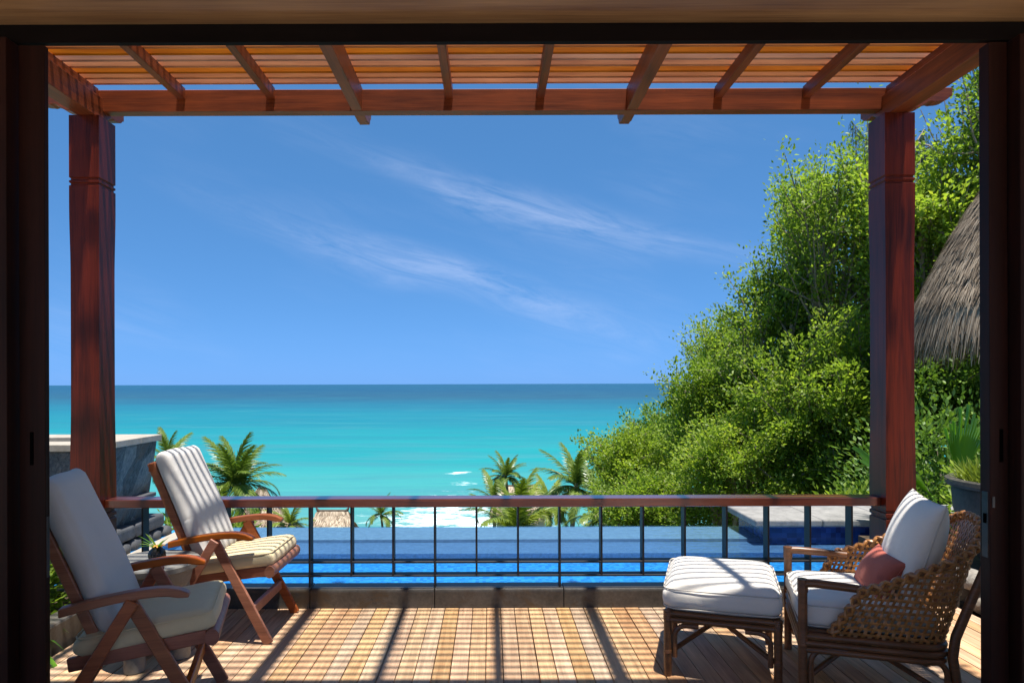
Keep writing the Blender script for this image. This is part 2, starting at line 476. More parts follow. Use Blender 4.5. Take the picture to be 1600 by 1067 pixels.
def mat_sea():
    m, t, p, out = new_mat('sea_water')
    geo = t.n('ShaderNodeNewGeometry')
    P = geo.outputs['Position']
    sp = t.n('ShaderNodeSeparateXYZ')
    t.l(P, sp.inputs[0])
    x, y = sp.outputs[0], sp.outputs[1]
    # distance from shore, log scaled, the shore lies a little askew
    big = t.noise(t.mapping(P, scale=(0.0022, 0.008, 1)), 1.0, 5, 0.6, 0.4)
    yy = t.m('ADD', y, t.m('MULTIPLY', x, 0.10))
    ly = t.m('LOGARITHM', t.m('MAXIMUM', yy, 20.0), 10.0)       # 2 = 100 m, 3 = 1 km
    ly = t.m('ADD', ly, t.m('MULTIPLY', t.m('SUBTRACT', big, 0.5), 0.34))
    f = t.m('DIVIDE', t.m('SUBTRACT', ly, 1.95), 2.0)
    c = t.ramp(f, [(0.0, (0.17, 0.33, 0.285)), (0.10, (0.070, 0.30, 0.270)), (0.20, (0.008, 0.265, 0.252)),
                   (0.32, (0.004, 0.190, 0.215)), (0.42, (0.003, 0.140, 0.190)), (0.50, (0.006, 0.085, 0.140)),
                   (0.58, (0.014, 0.046, 0.088)), (0.75, (0.004, 0.033, 0.092)), (1.0, (0.004, 0.038, 0.098))])
    mot = t.noise(t.mapping(P, scale=(0.006, 0.028, 1), loc=(9, 1, 0)), 1.0, 8, 0.68, 0.6)
    c = t.mix(t.ramp(mot, [(0.38, (0.34, 0.34, 0.34)), (0.56, (0, 0, 0))]), c, (0.02, 0.13, 0.17, 1))
    mot2 = t.noise(t.mapping(P, scale=(0.011, 0.05, 1), loc=(2, 5, 0)), 1.0, 8, 0.68, 0.6)
    c = t.mix(t.ramp(mot2, [(0.54, (0, 0, 0)), (0.75, (0.4, 0.4, 0.4))]), c, (0.10, 0.30, 0.27, 1))
    # darker reef and weed patches in the shallows
    reef = t.noise(t.mapping(P, scale=(0.012, 0.035, 1), loc=(3, 7, 0)), 1.0, 5, 0.6, 0.5)
    rm = t.ramp(reef, [(0.50, (0, 0, 0)), (0.66, (1, 1, 1))])
    near = t.ramp(t.m('DIVIDE', y, 1000.0), [(0.16, (0.6, 0.6, 0.6)), (0.24, (0.45, 0.45, 0.45)), (0.6, (0.05, 0.05, 0.05))])
    c = t.mix(t.m('MULTIPLY', rm, near), c, (0.055, 0.20, 0.22, 1))
    # fine ripples of tone
    rip = t.noise(t.mapping(P, scale=(0.05, 0.28, 1)), 1.0, 5, 0.65, 0.3)
    c = t.mix(t.ramp(rip, [(0.35, (0.0, 0.0, 0.0)), (0.7, (0.34, 0.34, 0.34))]), c, (0.03, 0.19, 0.25, 1), 'MIX')
    # foam of the breakers: curved lines running askew to the beach plus loose streaks
    q = t.m('ADD', t.m('ADD', y, t.m('MULTIPLY', x, 0.22)),
            t.m('MULTIPLY', t.m('SUBTRACT', t.noise(t.mapping(P, scale=(0.03, 0.02, 1)), 1.0, 4, 0.6), 0.5), 34.0))
    fo = t.noise(t.mapping(P, scale=(0.16, 0.42, 1), rot=(0, 0, R(14))), 1.0, 8, 0.72, 0.9)
    lace = t.noise(t.mapping(P, scale=(0.5, 1.1, 1)), 1.0, 6, 0.7, 1.2)
    dens = t.ramp(t.m('DIVIDE', q, 300.0), [(0.34, (1, 1, 1)), (0.43, (0.93, 0.93, 0.93)), (0.50, (0.72, 0.72, 0.72)), (0.57, (0.5, 0.5, 0.5)), (0.63, (0, 0, 0))])
    # centre of the surf
    e = t.m('DIVIDE', t.m('SUBTRACT', x, -6.0), 24.0)
    g2 = t.m('POWER', 2.718, t.m('MULTIPLY', t.m('MULTIPLY', e, e), -1.0))
    dens = t.m('MULTIPLY', dens, t.m('ADD', 0.25, t.m('MULTIPLY', g2, 0.85)))
    ea = t.m('DIVIDE', t.m('SUBTRACT', x, -7.0), 8.0)
    eb = t.m('DIVIDE', t.m('SUBTRACT', t.m('ADD', y, t.m('MULTIPLY', x, -0.5)), 172.0), 9.0)
    pat = t.m('POWER', 2.718, t.m('MULTIPLY', t.m('ADD', t.m('MULTIPLY', ea, ea), t.m('MULTIPLY', eb, eb)), -1.0))
    dens = t.m('MAXIMUM', dens, t.m('MULTIPLY', pat, 0.86))
    fm = t.m('ADD', t.m('MULTIPLY', fo, 0.6), t.m('MULTIPLY', lace, 0.4))
    fm = t.m('SUBTRACT', fm, t.m('SUBTRACT', 0.79, t.m('MULTIPLY', dens, 0.335)))
    fm = t.m('MULTIPLY', fm, 9.0, clamp=True)
    # one breaking crest further out
    ln = t.m('ADD', 194.0, t.m('MULTIPLY', x, 0.55))
    d1 = t.m('DIVIDE', t.m('SUBTRACT', t.m('ADD', y, t.m('MULTIPLY', t.m('SUBTRACT', fo, 0.5), 16.0)), ln), 2.2)
    cr = t.m('POWER', 2.718, t.m('MULTIPLY', t.m('MULTIPLY', d1, d1), -1.0))
    e3 = t.m('DIVIDE', t.m('SUBTRACT', x, -9.0), 5.0)
    cr = t.m('MULTIPLY', cr, t.m('POWER', 2.718, t.m('MULTIPLY', t.m('MULTIPLY', e3, e3), -1.0)))
    cr = t.m('MULTIPLY', t.m('SUBTRACT', t.m('MULTIPLY', cr, t.m('ADD', lace, 0.25)), 0.40), 5.0, clamp=True)
    fm = t.m('MAXIMUM', fm, cr)
    c = t.mix(fm, c, (0.80, 0.84, 0.84, 1))
    t.l(c, p.inputs['Base Color'])
    t.l(t.m('ADD', 0.35, t.m('MULTIPLY', fm, 0.4)), p.inputs['Roughness'])
    p.inputs['IOR'].default_value = 1.33
    p.inputs['Specular IOR Level'].default_value = 0.09
    h1 = t.noise(t.mapping(P, scale=(0.10, 0.35, 1)), 1.0, 6, 0.65)
    bump(t, p, h1, 0.35, 0.6)
    return m


M_sea = mat_sea()


def mat_ground():
    m, t, p, out = new_mat('hill_ground')
    geo = t.n('ShaderNodeNewGeometry')
    P = geo.outputs['Position']
    sp = t.n('ShaderNodeSeparateXYZ')
    t.l(P, sp.inputs[0])
    a = t.noise(P, 0.8, 6, 0.65)
    g = t.ramp(a, [(0.35, (0.035, 0.055, 0.018)), (0.55, (0.075, 0.10, 0.03)), (0.7, (0.14, 0.105, 0.065))])
    sm = t.m('MULTIPLY', t.m('SUBTRACT', -20.3, t.m('ADD', sp.outputs[2], t.m('MULTIPLY', t.m('SUBTRACT', a, 0.5), 2.0))), 1.4, clamp=True)
    c = t.mix(sm, g, (0.62, 0.56, 0.46, 1))
    t.l(c, p.inputs['Base Color'])
    p.inputs['Roughness'].default_value = 0.95
    bump(t, p, a, 0.6, 0.2)
    return m


M_ground = mat_ground()


# ------------------------------------------------------------------ mesh builder
class MB:
    def __init__(self):
        self.v, self.f = [], []
        self.sm = False

    def add(self, verts, faces):
        o = len(self.v)
        self.v.extend([tuple(p) for p in verts])
        self.f.extend([tuple(i + o for i in fc) for fc in faces])
        return self

    def box(self, x0, x1, y0, y1, z0, z1):
        v = [(x0, y0, z0), (x1, y0, z0), (x1, y1, z0), (x0, y1, z0), (x0, y0, z1), (x1, y0, z1), (x1, y1, z1), (x0, y1, z1)]
        return self.add(v, [(3, 2, 1, 0), (4, 5, 6, 7), (0, 1, 5, 4), (1, 2, 6, 5), (2, 3, 7, 6), (3, 0, 4, 7)])

    def prism(self, prof, axis, a0, a1):
        """profile polygon (two other axes, in xyz order) extruded along an axis from a0 to a1"""
        n = len(prof)

        def mk(p, a):
            q = list(p)
            q.insert(axis, a)
            return tuple(q)
        v = [mk(p, a0) for p in prof] + [mk(p, a1) for p in prof]
        f = [(i, (i + 1) % n, n + (i + 1) % n, n + i) for i in range(n)]
        f += [tuple(range(n))[::-1], tuple(range(n, 2 * n))]
        return self.add(v, f)

    def bar(self, a, b, wdt, thk, up=(0, 0, 1)):
        """rectangular bar from a to b: wdt along side axis, thk along the up-ish axis"""
        a, b = Vector(a), Vector(b)
        d = (b - a).normalized()
        u = Vector(up)
        s = d.cross(u)
        if s.length < 1e-4:
            s = d.cross(Vector((1, 0, 0)))
        s.normalize()
        u = s.cross(d).normalized()
        v = []
        for p in (a, b):
            for i, j in ((-1, -1), (1, -1), (1, 1), (-1, 1)):
                v.append(p + s * (i * wdt / 2) + u * (j * thk / 2))
        return self.add(v, [(0, 1, 2, 3)[::-1], (4, 5, 6, 7), (0, 1, 5, 4), (1, 2, 6, 5), (2, 3, 7, 6), (3, 0, 4, 7)])

    def tube(self, pts, rad, sides=8, closed=False):
        pts = [Vector(p) for p in pts]
        n = len(pts)
        if not hasattr(rad, '__len__'):
            rad = [rad] * n
        tans = []
        for i in range(n):
            if closed:
                tg = pts[(i + 1) % n] - pts[(i - 1) % n]
            else:
                tg = pts[min(i + 1, n - 1)] - pts[max(i - 1, 0)]
            tans.append(tg.normalized() if tg.length > 1e-9 else Vector((0, 0, 1)))
        ref = Vector((0, 0, 1)) if abs(tans[0].z) < 0.9 else Vector((1, 0, 0))
        nrm = (ref - tans[0] * ref.dot(tans[0])).normalized()
        v, f = [], []
        for i in range(n):
            nrm = nrm - tans[i] * nrm.dot(tans[i])
            if nrm.length < 1e-6:
                nrm = tans[i].orthogonal()
            nrm.normalize()
            b = tans[i].cross(nrm)
            for k in range(sides):
                a = 2 * math.pi * k / sides
                v.append(pts[i] + (nrm * math.cos(a) + b * math.sin(a)) * rad[i])
        m = n if closed else n - 1
        for i in range(m):
            j = (i + 1) % n
            for k in range(sides):
                k2 = (k + 1) % sides
                f.append((i * sides + k, i * sides + k2, j * sides + k2, j * sides + k))
        if not closed:
            f.append(tuple(range(sides))[::-1])
            f.append(tuple((n - 1) * sides + k for k in range(sides)))
        return self.add(v, f)

    def lathe(self, prof, sides=32, c=(0, 0, 0), wob=None):
        v, f = [], []
        n = len(prof)
        for i, (r, z) in enumerate(prof):
            for k in range(sides):
                a = 2 * math.pi * k / sides
                rr = r * (wob(a, z) if wob else 1)
                v.append((c[0] + rr * math.cos(a), c[1] + rr * math.sin(a), c[2] + z))
        for i in range(n - 1):
            for k in range(sides):
                k2 = (k + 1) % sides
                f.append((i * sides + k, i * sides + k2, (i + 1) * sides + k2, (i + 1) * sides + k))
        f.append(tuple(range(sides))[::-1])
        f.append(tuple((n - 1) * sides + k for k in range(sides)))
        return self.add(v, f)

    def mesh(self, name, mat, bev=0.0, seg=2, smooth=False, off=(0, 0, 0)):
        me = bpy.data.meshes.new(name)
        ox, oy, oz = off
        me.from_pydata([(a - ox, b - oy, c - oz) for a, b, c in self.v], [], self.f)
        if bev:
            bm = bmesh.new()
            bm.from_mesh(me)
            bmesh.ops.recalc_face_normals(bm, faces=bm.faces)
            ed = [e for e in bm.edges if len(e.link_faces) == 2 and e.calc_face_angle(0) > 0.5]
            bmesh.ops.bevel(bm, geom=ed, offset=bev, segments=seg, affect='EDGES', profile=0.5, clamp_overlap=True)
            bm.to_mesh(me)
            bm.free()
        if smooth:
            me.shade_smooth()
            if hasattr(me, 'set_sharp_from_angle'):
                me.set_sharp_from_angle(angle=R(40))
        me.materials.append(mat)
        return me


def link(name, me, parent=None, loc=(0, 0, 0), rot=(0, 0, 0), scale=(1, 1, 1)):
    o = bpy.data.objects.new(name, me)
    COL.objects.link(o)
    o.parent = parent
    o.location = loc
    o.rotation_euler = rot
    o.scale = scale
    return o


def tag(o, label=None, cat=None, group=None, kind=None):
    if label:
        o['label'] = label
    if cat:
        o['category'] = cat
    if group:
        o['group'] = group
    if kind:
        o['kind'] = kind
    return o


def thing(name, label, cat, loc=(0, 0, 0), rz=0.0, group=None):
    o = link(name, None, None, loc, (0, 0, rz))
    return tag(o, label, cat, group)


def part(name, mb, mat, parent=None, bev=0.0, seg=2, smooth=False, world=False, kind=None):
    off = (0, 0, 0)
    if world and parent is not None:
        q = parent
        off = Vector((0, 0, 0))
        while q is not None:
            off += q.location
            q = q.parent
    o = link(name, mb.mesh(name, mat, bev, seg, smooth, off), parent)
    if kind:
        o['kind'] = kind
    return o


def structure(name, mb, mat, label, bev=0.0, smooth=False, parent=None, loc=(0, 0, 0)):
    o = link(name, mb.mesh(name, mat, bev, 2, smooth, loc), parent, loc)
    return tag(o, label, None, None, 'structure')


def np_mesh(name, verts, quads=None, tris=None, mat=None, tint=None, smooth=False):
    me = bpy.data.meshes.new(name)
    nv = len(verts)
    me.vertices.add(nv)
    me.vertices.foreach_set('co', np.asarray(verts, dtype=np.float32).ravel())
    loops, starts = [], []
    o = 0
    if quads is not None and len(quads):
        loops.append(np.asarray(quads, dtype=np.int32).ravel())
        starts.append(np.arange(len(quads)) * 4 + o)
        o += len(quads) * 4
    if tris is not None and len(tris):
        loops.append(np.asarray(tris, dtype=np.int32).ravel())
        starts.append(np.arange(len(tris)) * 3 + o)
        o += len(tris) * 3
    lp = np.concatenate(loops)
    stt = np.concatenate(starts).astype(np.int32)
    me.loops.add(len(lp))
    me.loops.foreach_set('vertex_index', lp)
    me.polygons.add(len(stt))
    me.polygons.foreach_set('loop_start', stt)
    me.update(calc_edges=True)
    me.validate()
    if tint is not None:
        a = me.attributes.new('tint', 'FLOAT', 'POINT')
        a.data.foreach_set('value', np.asarray(tint, dtype=np.float32))
    if mat:
        me.materials.append(mat)
    if smooth:
        me.shade_smooth()
    return me


# ------------------------------------------------------------------ the setting: ground, sea
SEA_Z = -23.0


def ground_z(x, y):
    x = np.asarray(x, dtype=float)
    y = np.asarray(y, dtype=float)
    z = np.where(y < 8, -2.6, -2.6 - (y - 8) * 0.204)
    z = np.maximum(z, SEA_Z - 1.4)
    z = z + np.clip(x - 7, 0, 60) * 0.30 * np.clip((y + 10) / 16, 0, 1) * np.clip((95 - y) / 60, 0, 1)
    z = z + np.sin(x * 0.31 + 1) * np.cos(y * 0.23) * 0.25
    return z


gx = np.concatenate([np.linspace(-400, -70, 12), np.linspace(-60, 70, 90), np.linspace(80, 400, 12)])
gy = np.concatenate([np.linspace(-200, -10, 8), np.linspace(-6, 150, 110), np.linspace(160, 400, 6)])
GX, GY = np.meshgrid(gx, gy)
GZ = ground_z(GX, GY)
vv = np.stack([GX.ravel(), GY.ravel(), GZ.ravel()], 1)
nx, ny = len(gx), len(gy)
ii = (np.arange(ny - 1)[:, None] * nx + np.arange(nx - 1)[None]).ravel()
qq = np.stack([ii, ii + 1, ii + 1 + nx, ii + nx], 1)
o = link('ground', np_mesh('ground', vv, qq, None, M_ground, None, True))
tag(o, 'green hillside falling away to the pale beach', None, None, 'structure')
mb = MB()
S = 60000
mb.add([(-S, 60, SEA_Z), (S, 60, SEA_Z), (S, S, SEA_Z), (-S, S, SEA_Z)], [(0, 1, 2, 3)])
structure('sea', mb, M_sea, 'turquoise sea turning slate blue towards the horizon')

# ------------------------------------------------------------------ room the camera stands in
mb = MB().box(-3.6, 3.8, -1.7, 2.469, -0.2, -0.012)
structure('room_floor', mb, M_floor_in, 'wooden floor inside the room, lightened to bounce light')
mb = MB().box(-3.6, 3.8, -1.7, 2.515, 2.808, 2.95)
structure('ceiling', mb, M_ceil, 'brown wooden ceiling board above the doorway')
for nm, bx_ in (('column', (-3.6, -3.3, -1.7, -1.4, -0.011, 2.807)), ('column', (3.5, 3.8, -1.7, -1.4, -0.011, 2.807))):
    structure(nm, MB().box(*bx_), M_plaster, 'plain corner column of the open room behind the viewer')
mb = MB().box(-14, 14, -22, -1.72, -0.3, -0.02).box(-14, -3.62, -1.719, 2.60, -0.3, -0.02).box(3.82, 14, -1.719, 2.60, -0.3, -0.02)  # unseen court, added to bounce warm sunlight onto the shaded sides
structure('paving', mb, M_bounce_court, 'added pale court round the open room, unseen, bouncing sunlight inside')
structure('wall_front_left', MB().box(-3.6, -1.88, 2.47, 2.62, -0.2, 3.5), M_plaster, 'house wall beside the doorway, at its left')
structure('wall_front_right', MB().box(2.02, 3.8, 2.47, 2.62, -0.2, 3.5), M_plaster, 'house wall beside the doorway, at its right')
structure('wall_above_door', MB().box(-1.88, 2.02, 2.518, 2.62, 2.81, 3.5), M_plaster, 'house wall above the doorway')
structure('roof', MB().box(-3.9, 4.1, -1.8, 3.02, 3.54, 3.66), M_roofout, 'flat roof and overhang of the house')

# ------------------------------------------------------------------ doorway
fr = thing('door_frame', 'dark wooden frame round the wide doorway to the terrace', 'door frame', (0, 2.5, 0))
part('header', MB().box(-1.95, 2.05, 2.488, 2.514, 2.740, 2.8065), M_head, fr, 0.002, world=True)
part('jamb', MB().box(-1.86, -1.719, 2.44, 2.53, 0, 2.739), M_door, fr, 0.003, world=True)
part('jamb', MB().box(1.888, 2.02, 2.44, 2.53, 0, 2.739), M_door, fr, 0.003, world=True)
part('threshold', MB().box(-1.6, 1.8, 2.472, 2.53, -0.1, 0.004), M_door, fr, 0.003, world=True)
for nm, x0, x1, y0, y1, side, lab in (
        ('door_leaf', -1.712, -1.617, 2.492, 2.518, -1, 'dark wooden door leaf folded against the jamb beside the grey chairs'),
        ('door_leaf', 1.815, 1.882, 2.492, 2.545, 1, 'dark wooden door leaf with lock plate beside the wicker armchair')):
    dl = thing(nm, lab, 'door', ((x0 + x1) / 2, (y0 + y1) / 2, 0))
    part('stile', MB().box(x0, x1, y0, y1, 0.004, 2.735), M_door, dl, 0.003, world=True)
    if side > 0:
        part('strike_plate', MB().box(x0 - 0.002, x0 + 0.004, y0 + 0.010, y1 - 0.012, 0.86, 1.10), M_hw, dl, 0.001, world=True)
        part('latch', MB().box(x0 - 0.005, x0 + 0.004, y0 + 0.018, y1 - 0.022, 0.985, 1.02), M_hole, dl, 0.001, world=True)
        part('flush_bolt', MB().box(x0 + 0.006, x0 + 0.016, y0 - 0.003, y0 + 0.004, 1.045, 1.085), M_hw, dl, 0.001, world=True)
        part('keyhole', MB().box(x0 + 0.034, x0 + 0.047, y0 - 0.002, y0 + 0.004, 1.21, 1.33), M_hole, dl, 0.001, world=True)
    else:
        part('strike_plate', MB().box(x1 - 0.004, x1 + 0.002, y0 + 0.005, y1 - 0.005, 0.80, 1.02), M_hw, dl, 0.001, world=True)
        part('keyhole', MB().box(x1 - 0.055, x1 - 0.042, y0 - 0.002, y0 + 0.004, 1.21, 1.33), M_hole, dl, 0.001, world=True)

# ------------------------------------------------------------------ terrace
mb = MB().box(-4.6, 6.0, 2.53, 4.60, -2.9, -0.045)
structure('terrace_base', mb, M_soil, 'dark base under the deck boards')
deck = link('deck', MB().box(-2.46, 3.15, 2.55, 4.59, -0.043, -0.034).mesh('deck', M_soil))
tag(deck, 'weathered timber deck of narrow boards running to the pool', None, None, 'structure')
PITCH = 0.0925
bme = MB().box(-PITCH / 2 + 0.0022, PITCH / 2 - 0.0022, 0, 2.062, -0.03, 0).mesh('deck_board', M_deck, 0.003, 2)
k0 = int((-2.45 + 0.5836) / PITCH) - 1
k = k0
while True:
    xc = -0.5836 + (k + 0.5) * PITCH
    k += 1
    if xc < -2.41:
        continue
    if xc > 3.12:
        break
    link('deck_board', bme, deck, (xc + random.uniform(-.0008, .0008), 2.535, random.uniform(-.0015, .0008)))

# kerb between deck and pool: stone blocks with a rounded nose
kerb = link('kerb', MB().box(-3.0, 3.2, 4.62, 4.74, -0.6, 0.02).mesh('kerb', M_dkcoping))
tag(kerb, 'dark stone kerb between the deck and the pool', None, None, 'structure')
prof = [(4.600, -0.04)]
for a in range(0, 100, 15):
    prof.append((4.622 - 0.022 * math.cos(R(a)), 0.104 + 0.026 * math.sin(R(a))))
prof += [(4.76, 0.124), (4.76, -0.3), (4.62, -0.3), (4.62, -0.04)]
joints = [-3.0, -2.05, at(483, 900, 4.6).x, at(678, 900, 4.6).x, at(880, 900, 4.6).x, at(1075, 900, 4.6).x, at(1272, 900, 4.6).x, 3.15]
for a, b in zip(joints, joints[1:]):
    ks = MB().prism([(p[0], p[1]) for p in prof], 0, a + 0.0025, b - 0.0025)
    ob = part('kerb_stone', ks, M_kerb, kerb, 0.002, 1)
    ob.location.z = random.uniform(-.001, .001)

# side kerb of the bed left of the deck
bed = link('planting_bed', MB().box(-4.6, -2.60, 2.63, 4.9, -0.5, 0.08).mesh('planting_bed', M_soil))
tag(bed, 'soil bed behind a low stone edging beside the chairs', None, None, 'structure')
yy0 = 2.63
for i in range(4):
    ln = (0.55, 0.62, 0.48, 0.31)[i]
    part('edging_stone', MB().box(-2.60, -2.468, yy0 + 0.003, yy0 + ln - 0.003, -0.05, 0.16 + random.uniform(-.01, .01)), M_kerb, bed, 0.015, 2)
    yy0 += ln
bed2 = link('planting_bed', MB().box(3.32, 8.2, 2.63, 6.2, -0.9, 0.12).mesh('planting_bed', M_soil))
tag(bed2, 'soil bed with rubble edging beyond the wicker armchair', None, None, 'structure')
random.seed(31)


def rock(sx, sy, sz, seed):
    bm = bmesh.new()
    bmesh.ops.create_icosphere(bm, subdivisions=2, radius=1)
    rr = random.Random(seed)
    ph = [rr.uniform(0, 6) for _ in range(6)]
    for v in bm.verts:
        c = v.co.copy()
        m = max(abs(c.x), abs(c.y), abs(c.z))
        c = c * (0.55 + 0.45 / m)
        k = 1 + 0.07 * math.sin(3 * c.x + ph[0]) + 0.07 * math.sin(4 * c.y + ph[1]) + 0.05 * math.sin(5 * c.z + ph[2])
        v.co = Vector((c.x * sx * k, c.y * sy * k, c.z * sz * k))
    me = bpy.data.meshes.new('rock')
    bm.to_mesh(me)
    bm.free()
    me.shade_smooth()
    me.materials.append(M_rock)
    return me


y = 3.0
i = 0
while y < 5.0:
    ln = random.uniform(.13, .2)
    for zz, hh in ((0.045, 0.075), (0.165, 0.06)):
        link('edging_rock', rock(.10, ln / 2 * 1.05, hh, i), bed2, (3.25 + random.uniform(-.015, .015), y + ln / 2 + random.uniform(-.03, .03), zz))
        i += 1
    y += ln

# ------------------------------------------------------------------ pool
PY0, PY1 = 4.76, 6.86
PXL, PXR = -2.86, 5.2
pool = link('pool', MB().box(PXL - .2, PXR + .2, PY0 - 0.012, PY1 + .2, -1.45, -1.2).mesh('pool', M_tiles))
tag(pool, 'swimming pool lined with blue mosaic tiles', None, None, 'structure')
part('bench', MB().box(PXL, PXR, PY0 + 0.041, 6.02, -1.199, -0.070), M_tiles, pool, 0.01)
part('near_wall', MB().box(PXL, PXR, PY0 - 0.001, PY0 + 0.04, -1.199, 0.085), M_tiles, pool)
part('overflow_edge', MB().box(PXL, 2.53, PY1 - 0.06, PY1 + 0.12, -1.199, 0.043), M_tweir, pool, 0.004)
part('weir', MB().box(PXL, 2.53, PY1 - 0.42, PY1 - 0.061, 0.0, 0.043), M_tweir, pool, 0.004)
part('far_floor', MB().box(PXL, PXR, 6.021, PY1 - 0.061, -1.199, 0.012), M_tsky, pool)  # floor raised to its apparent depth, sky reflection put into its colour
part('end_wall', MB().box(PXL - 0.2, PXL, PY0 + 0.04, PY1 + 0.1, -1.199, 0.10), M_tiles, pool)
part('side_wall', MB().box(PXR, PXR + 0.2, PY0 + 0.04, 6.30, -1.199, 0.17), M_tiles, pool)
part('ledge_wall', MB().box(2.53, 5.4, 6.32, 7.0, -1.199, 0.178), M_tnavy, pool, 0.004)
part('outer_wall', MB().box(-4.5, 5.4, 7.0, 7.2, -3.4, -0.25), M_dkcoping, pool)
mb = MB()
mb.add([(PXL, PY0 + .04, 0.052), (PXR, PY0 + .04, 0.052), (PXR, 6.32, 0.052), (2.53, 6.32, 0.052), (2.53, PY1 + 0.118, 0.052), (PXL, PY1 + 0.118, 0.052)], [(0, 1, 2, 3, 4, 5)])
structure('pool_water', mb, M_pool, 'calm blue pool water reaching an overflowing far edge')
# stone coping slabs on the ledge at the right end of the pool
led = thing('pool_ledge', 'pale stone ledge of slabs over the blue tiled pool end', 'ledge', (3.6, 6.65, 0.178))
x = 2.42
for i, ln in enumerate((0.62, 0.66, 0.60, 0.64, 0.6)):
    part('slab', MB().box(x + .003, x + ln - .003, 6.27, 7.05, 0.181, 0.247), M_coping if i == 0 else M_coping, led, 0.016, 3, world=True)
    x += ln
# low coping and dark stones at the left end of the pool
lw = thing('pool_end_ledge', 'dark stone ledge beside the slate wall at the pool end', 'ledge', (-3.15, 5.6, 0.1))
yy0 = 4.80
for i, ln in enumerate((0.55, 0.5, 0.52)):
    part('coping_stone', MB().box(-3.38, -3.02, yy0 + .003, yy0 + ln - .003, 0.195, 0.315), M_dkcoping, lw, 0.03, 3, world=True)
    yy0 += ln
for i in range(9):
    for j in range(2):
        ro = link('stone', rock(.06, .10, .06, 60 + i * 2 + j), lw)
        ro.location = Vector((-3.06, 4.86 + i * 0.185 + j * .07, 0.02 + j * 0.11)) - lw.location
        ro.data.materials[0] = M_dkcoping
part('core', MB().box(-3.36, -3.09, 4.80, 6.36, -0.4, 0.194), M_dkcoping, lw, world=True)
part('paving', MB().box(-3.00, -2.86, 5.4, 6.9, 0.0, 0.105), M_paver, lw, 0.006, world=True)

# slate-clad wall at the left, its sides leaning in towards the base
sw = thing('slate_wall', 'slate clad wall block with pale coping beyond the left post', 'wall', (-4.2, 5.8, -0.4))
mb = MB()
bt, tt = 0.10, 0.0
mb.add([(-6.0, 5.34, -0.5), (-3.22, 5.34, -0.5), (-3.22, 6.18, -0.5), (-6.0, 6.18, -0.5),
        (-6.0, 5.28, 0.985), (-3.06, 5.28, 0.985), (-3.06, 6.30, 0.985), (-6.0, 6.30, 0.985)],
       [(3, 2, 1, 0), (4, 5, 6, 7), (0, 1, 5, 4), (1, 2, 6, 5), (2, 3, 7, 6), (3, 0, 4, 7)])
part('cladding', mb, M_slate, sw, 0.01, world=True)
for x0, x1, y0, y1 in ((-6.0, -5.0, 5.25, 5.55), (-4.994, -4.0, 5.25, 5.55), (-3.994, -3.03, 5.25, 5.55), (-3.33, -3.03, 5.556, 5.95), (-3.33, -3.03, 5.956, 6.33),
                       (-6.0, -4.7, 6.0, 6.33), (-4.694, -3.336, 6.0, 6.33)):
    part('coping_slab', MB().box(x0, x1, y0, y1, 0.988, 1.045), M_paver, sw, 0.006, world=True)
part('shadow_ledge', MB().box(-3.14, -3.02, 5.62, 6.2, 0.50, 0.535), M_dkcoping, sw, 0.006, world=True)  # thin dark ledge standing in for a shadow pattern on the slate

# ------------------------------------------------------------------ pergola
pg = thing('pergola', 'red hardwood pergola with slatted top on two carved posts', 'pergola', (0, 4.65, 0))
BZ0, BZ1 = 3.350, 3.497


def ogee(z0, z1, e, sgn, inner):
    """side profile of a beam whose end at e is carved; sgn gives the direction it points"""
    h = z1 - z0
    p = [(inner, z0), (e - sgn * 0.30, z0), (e - sgn * 0.27, z0 + 0.006)]
    for i in range(7):
        a = i / 6
        p.append((e - sgn * (0.24 - 0.10 * a), z0 + 0.012 + 0.30 * h * (0.5 - 0.5 * math.cos(math.pi * a))))
    p += [(e - sgn * 0.12, z0 + 0.34 * h)]
    for i in range(6):
        a = i / 5
        p.append((e - sgn * (0.11 - 0.09 * math.sin(a * math.pi / 2)), z0 + 0.36 * h + 0.22 * h * (1 - math.cos(a * math.pi / 2))))
    p += [(e, z0 + 0.62 * h), (e, z1)]
    return p


pf = ogee(BZ0, BZ1, 3.14, 1, 0.0)
pl = ogee(BZ0, BZ1, -3.10, -1, 0.0)
full = pf + pl[::-1]
clean = []
for q in full:
    if not clean or (abs(q[0] - clean[-1][0]) + abs(q[1] - clean[-1][1])) > 1e-6:
        clean.append(q)
mb = MB().prism(clean, 1, 4.65, 4.735)
part('front_beam', mb, M_redx, pg, 0.003, 1, world=True)
for xc in (-2.68, 2.72):
    pr = ogee(3.292, 3.44, 4.92, 1, 2.63)
    pr = pr + [(2.63, 3.44)]
    part('side_beam', MB().prism(pr, 0, xc - 0.06, xc + 0.06), M_redy, pg, 0.003, 1, world=True)
    part('edge_rafter', MB().box(xc - 0.034, xc + 0.034, 2.63, 4.648, 3.443, 3.505), M_redy, pg, 0.003, 1, world=True)
for xc in (-2.086, -1.479, -0.273, 0.347, 1.553, 2.150):
    part('rafter', MB().box(xc - 0.026, xc + 0.026, 2.63, 4.652, 3.430, 3.507), M_redy, pg, 0.003, 1, world=True)
for xc in (-0.897, 0.968):
    pr = [(2.63, 3.352), (4.86, 3.352), (4.875, 3.362), (4.935, 3.362), (4.95, 3.375), (4.965, 3.41), (4.99, 3.418), (5.0, 3.44), (5.0, 3.507), (2.63, 3.507)]
    part('main_rafter', MB().prism(pr, 0, xc - 0.036, xc + 0.036), M_redy, pg, 0.003, 1, world=True)
sl = MB().box(-2.80, 2.84, -0.0120, 0.0120, 0, 0.038).mesh('slat', M_slat, 0.002, 1)
yy_ = 4.590
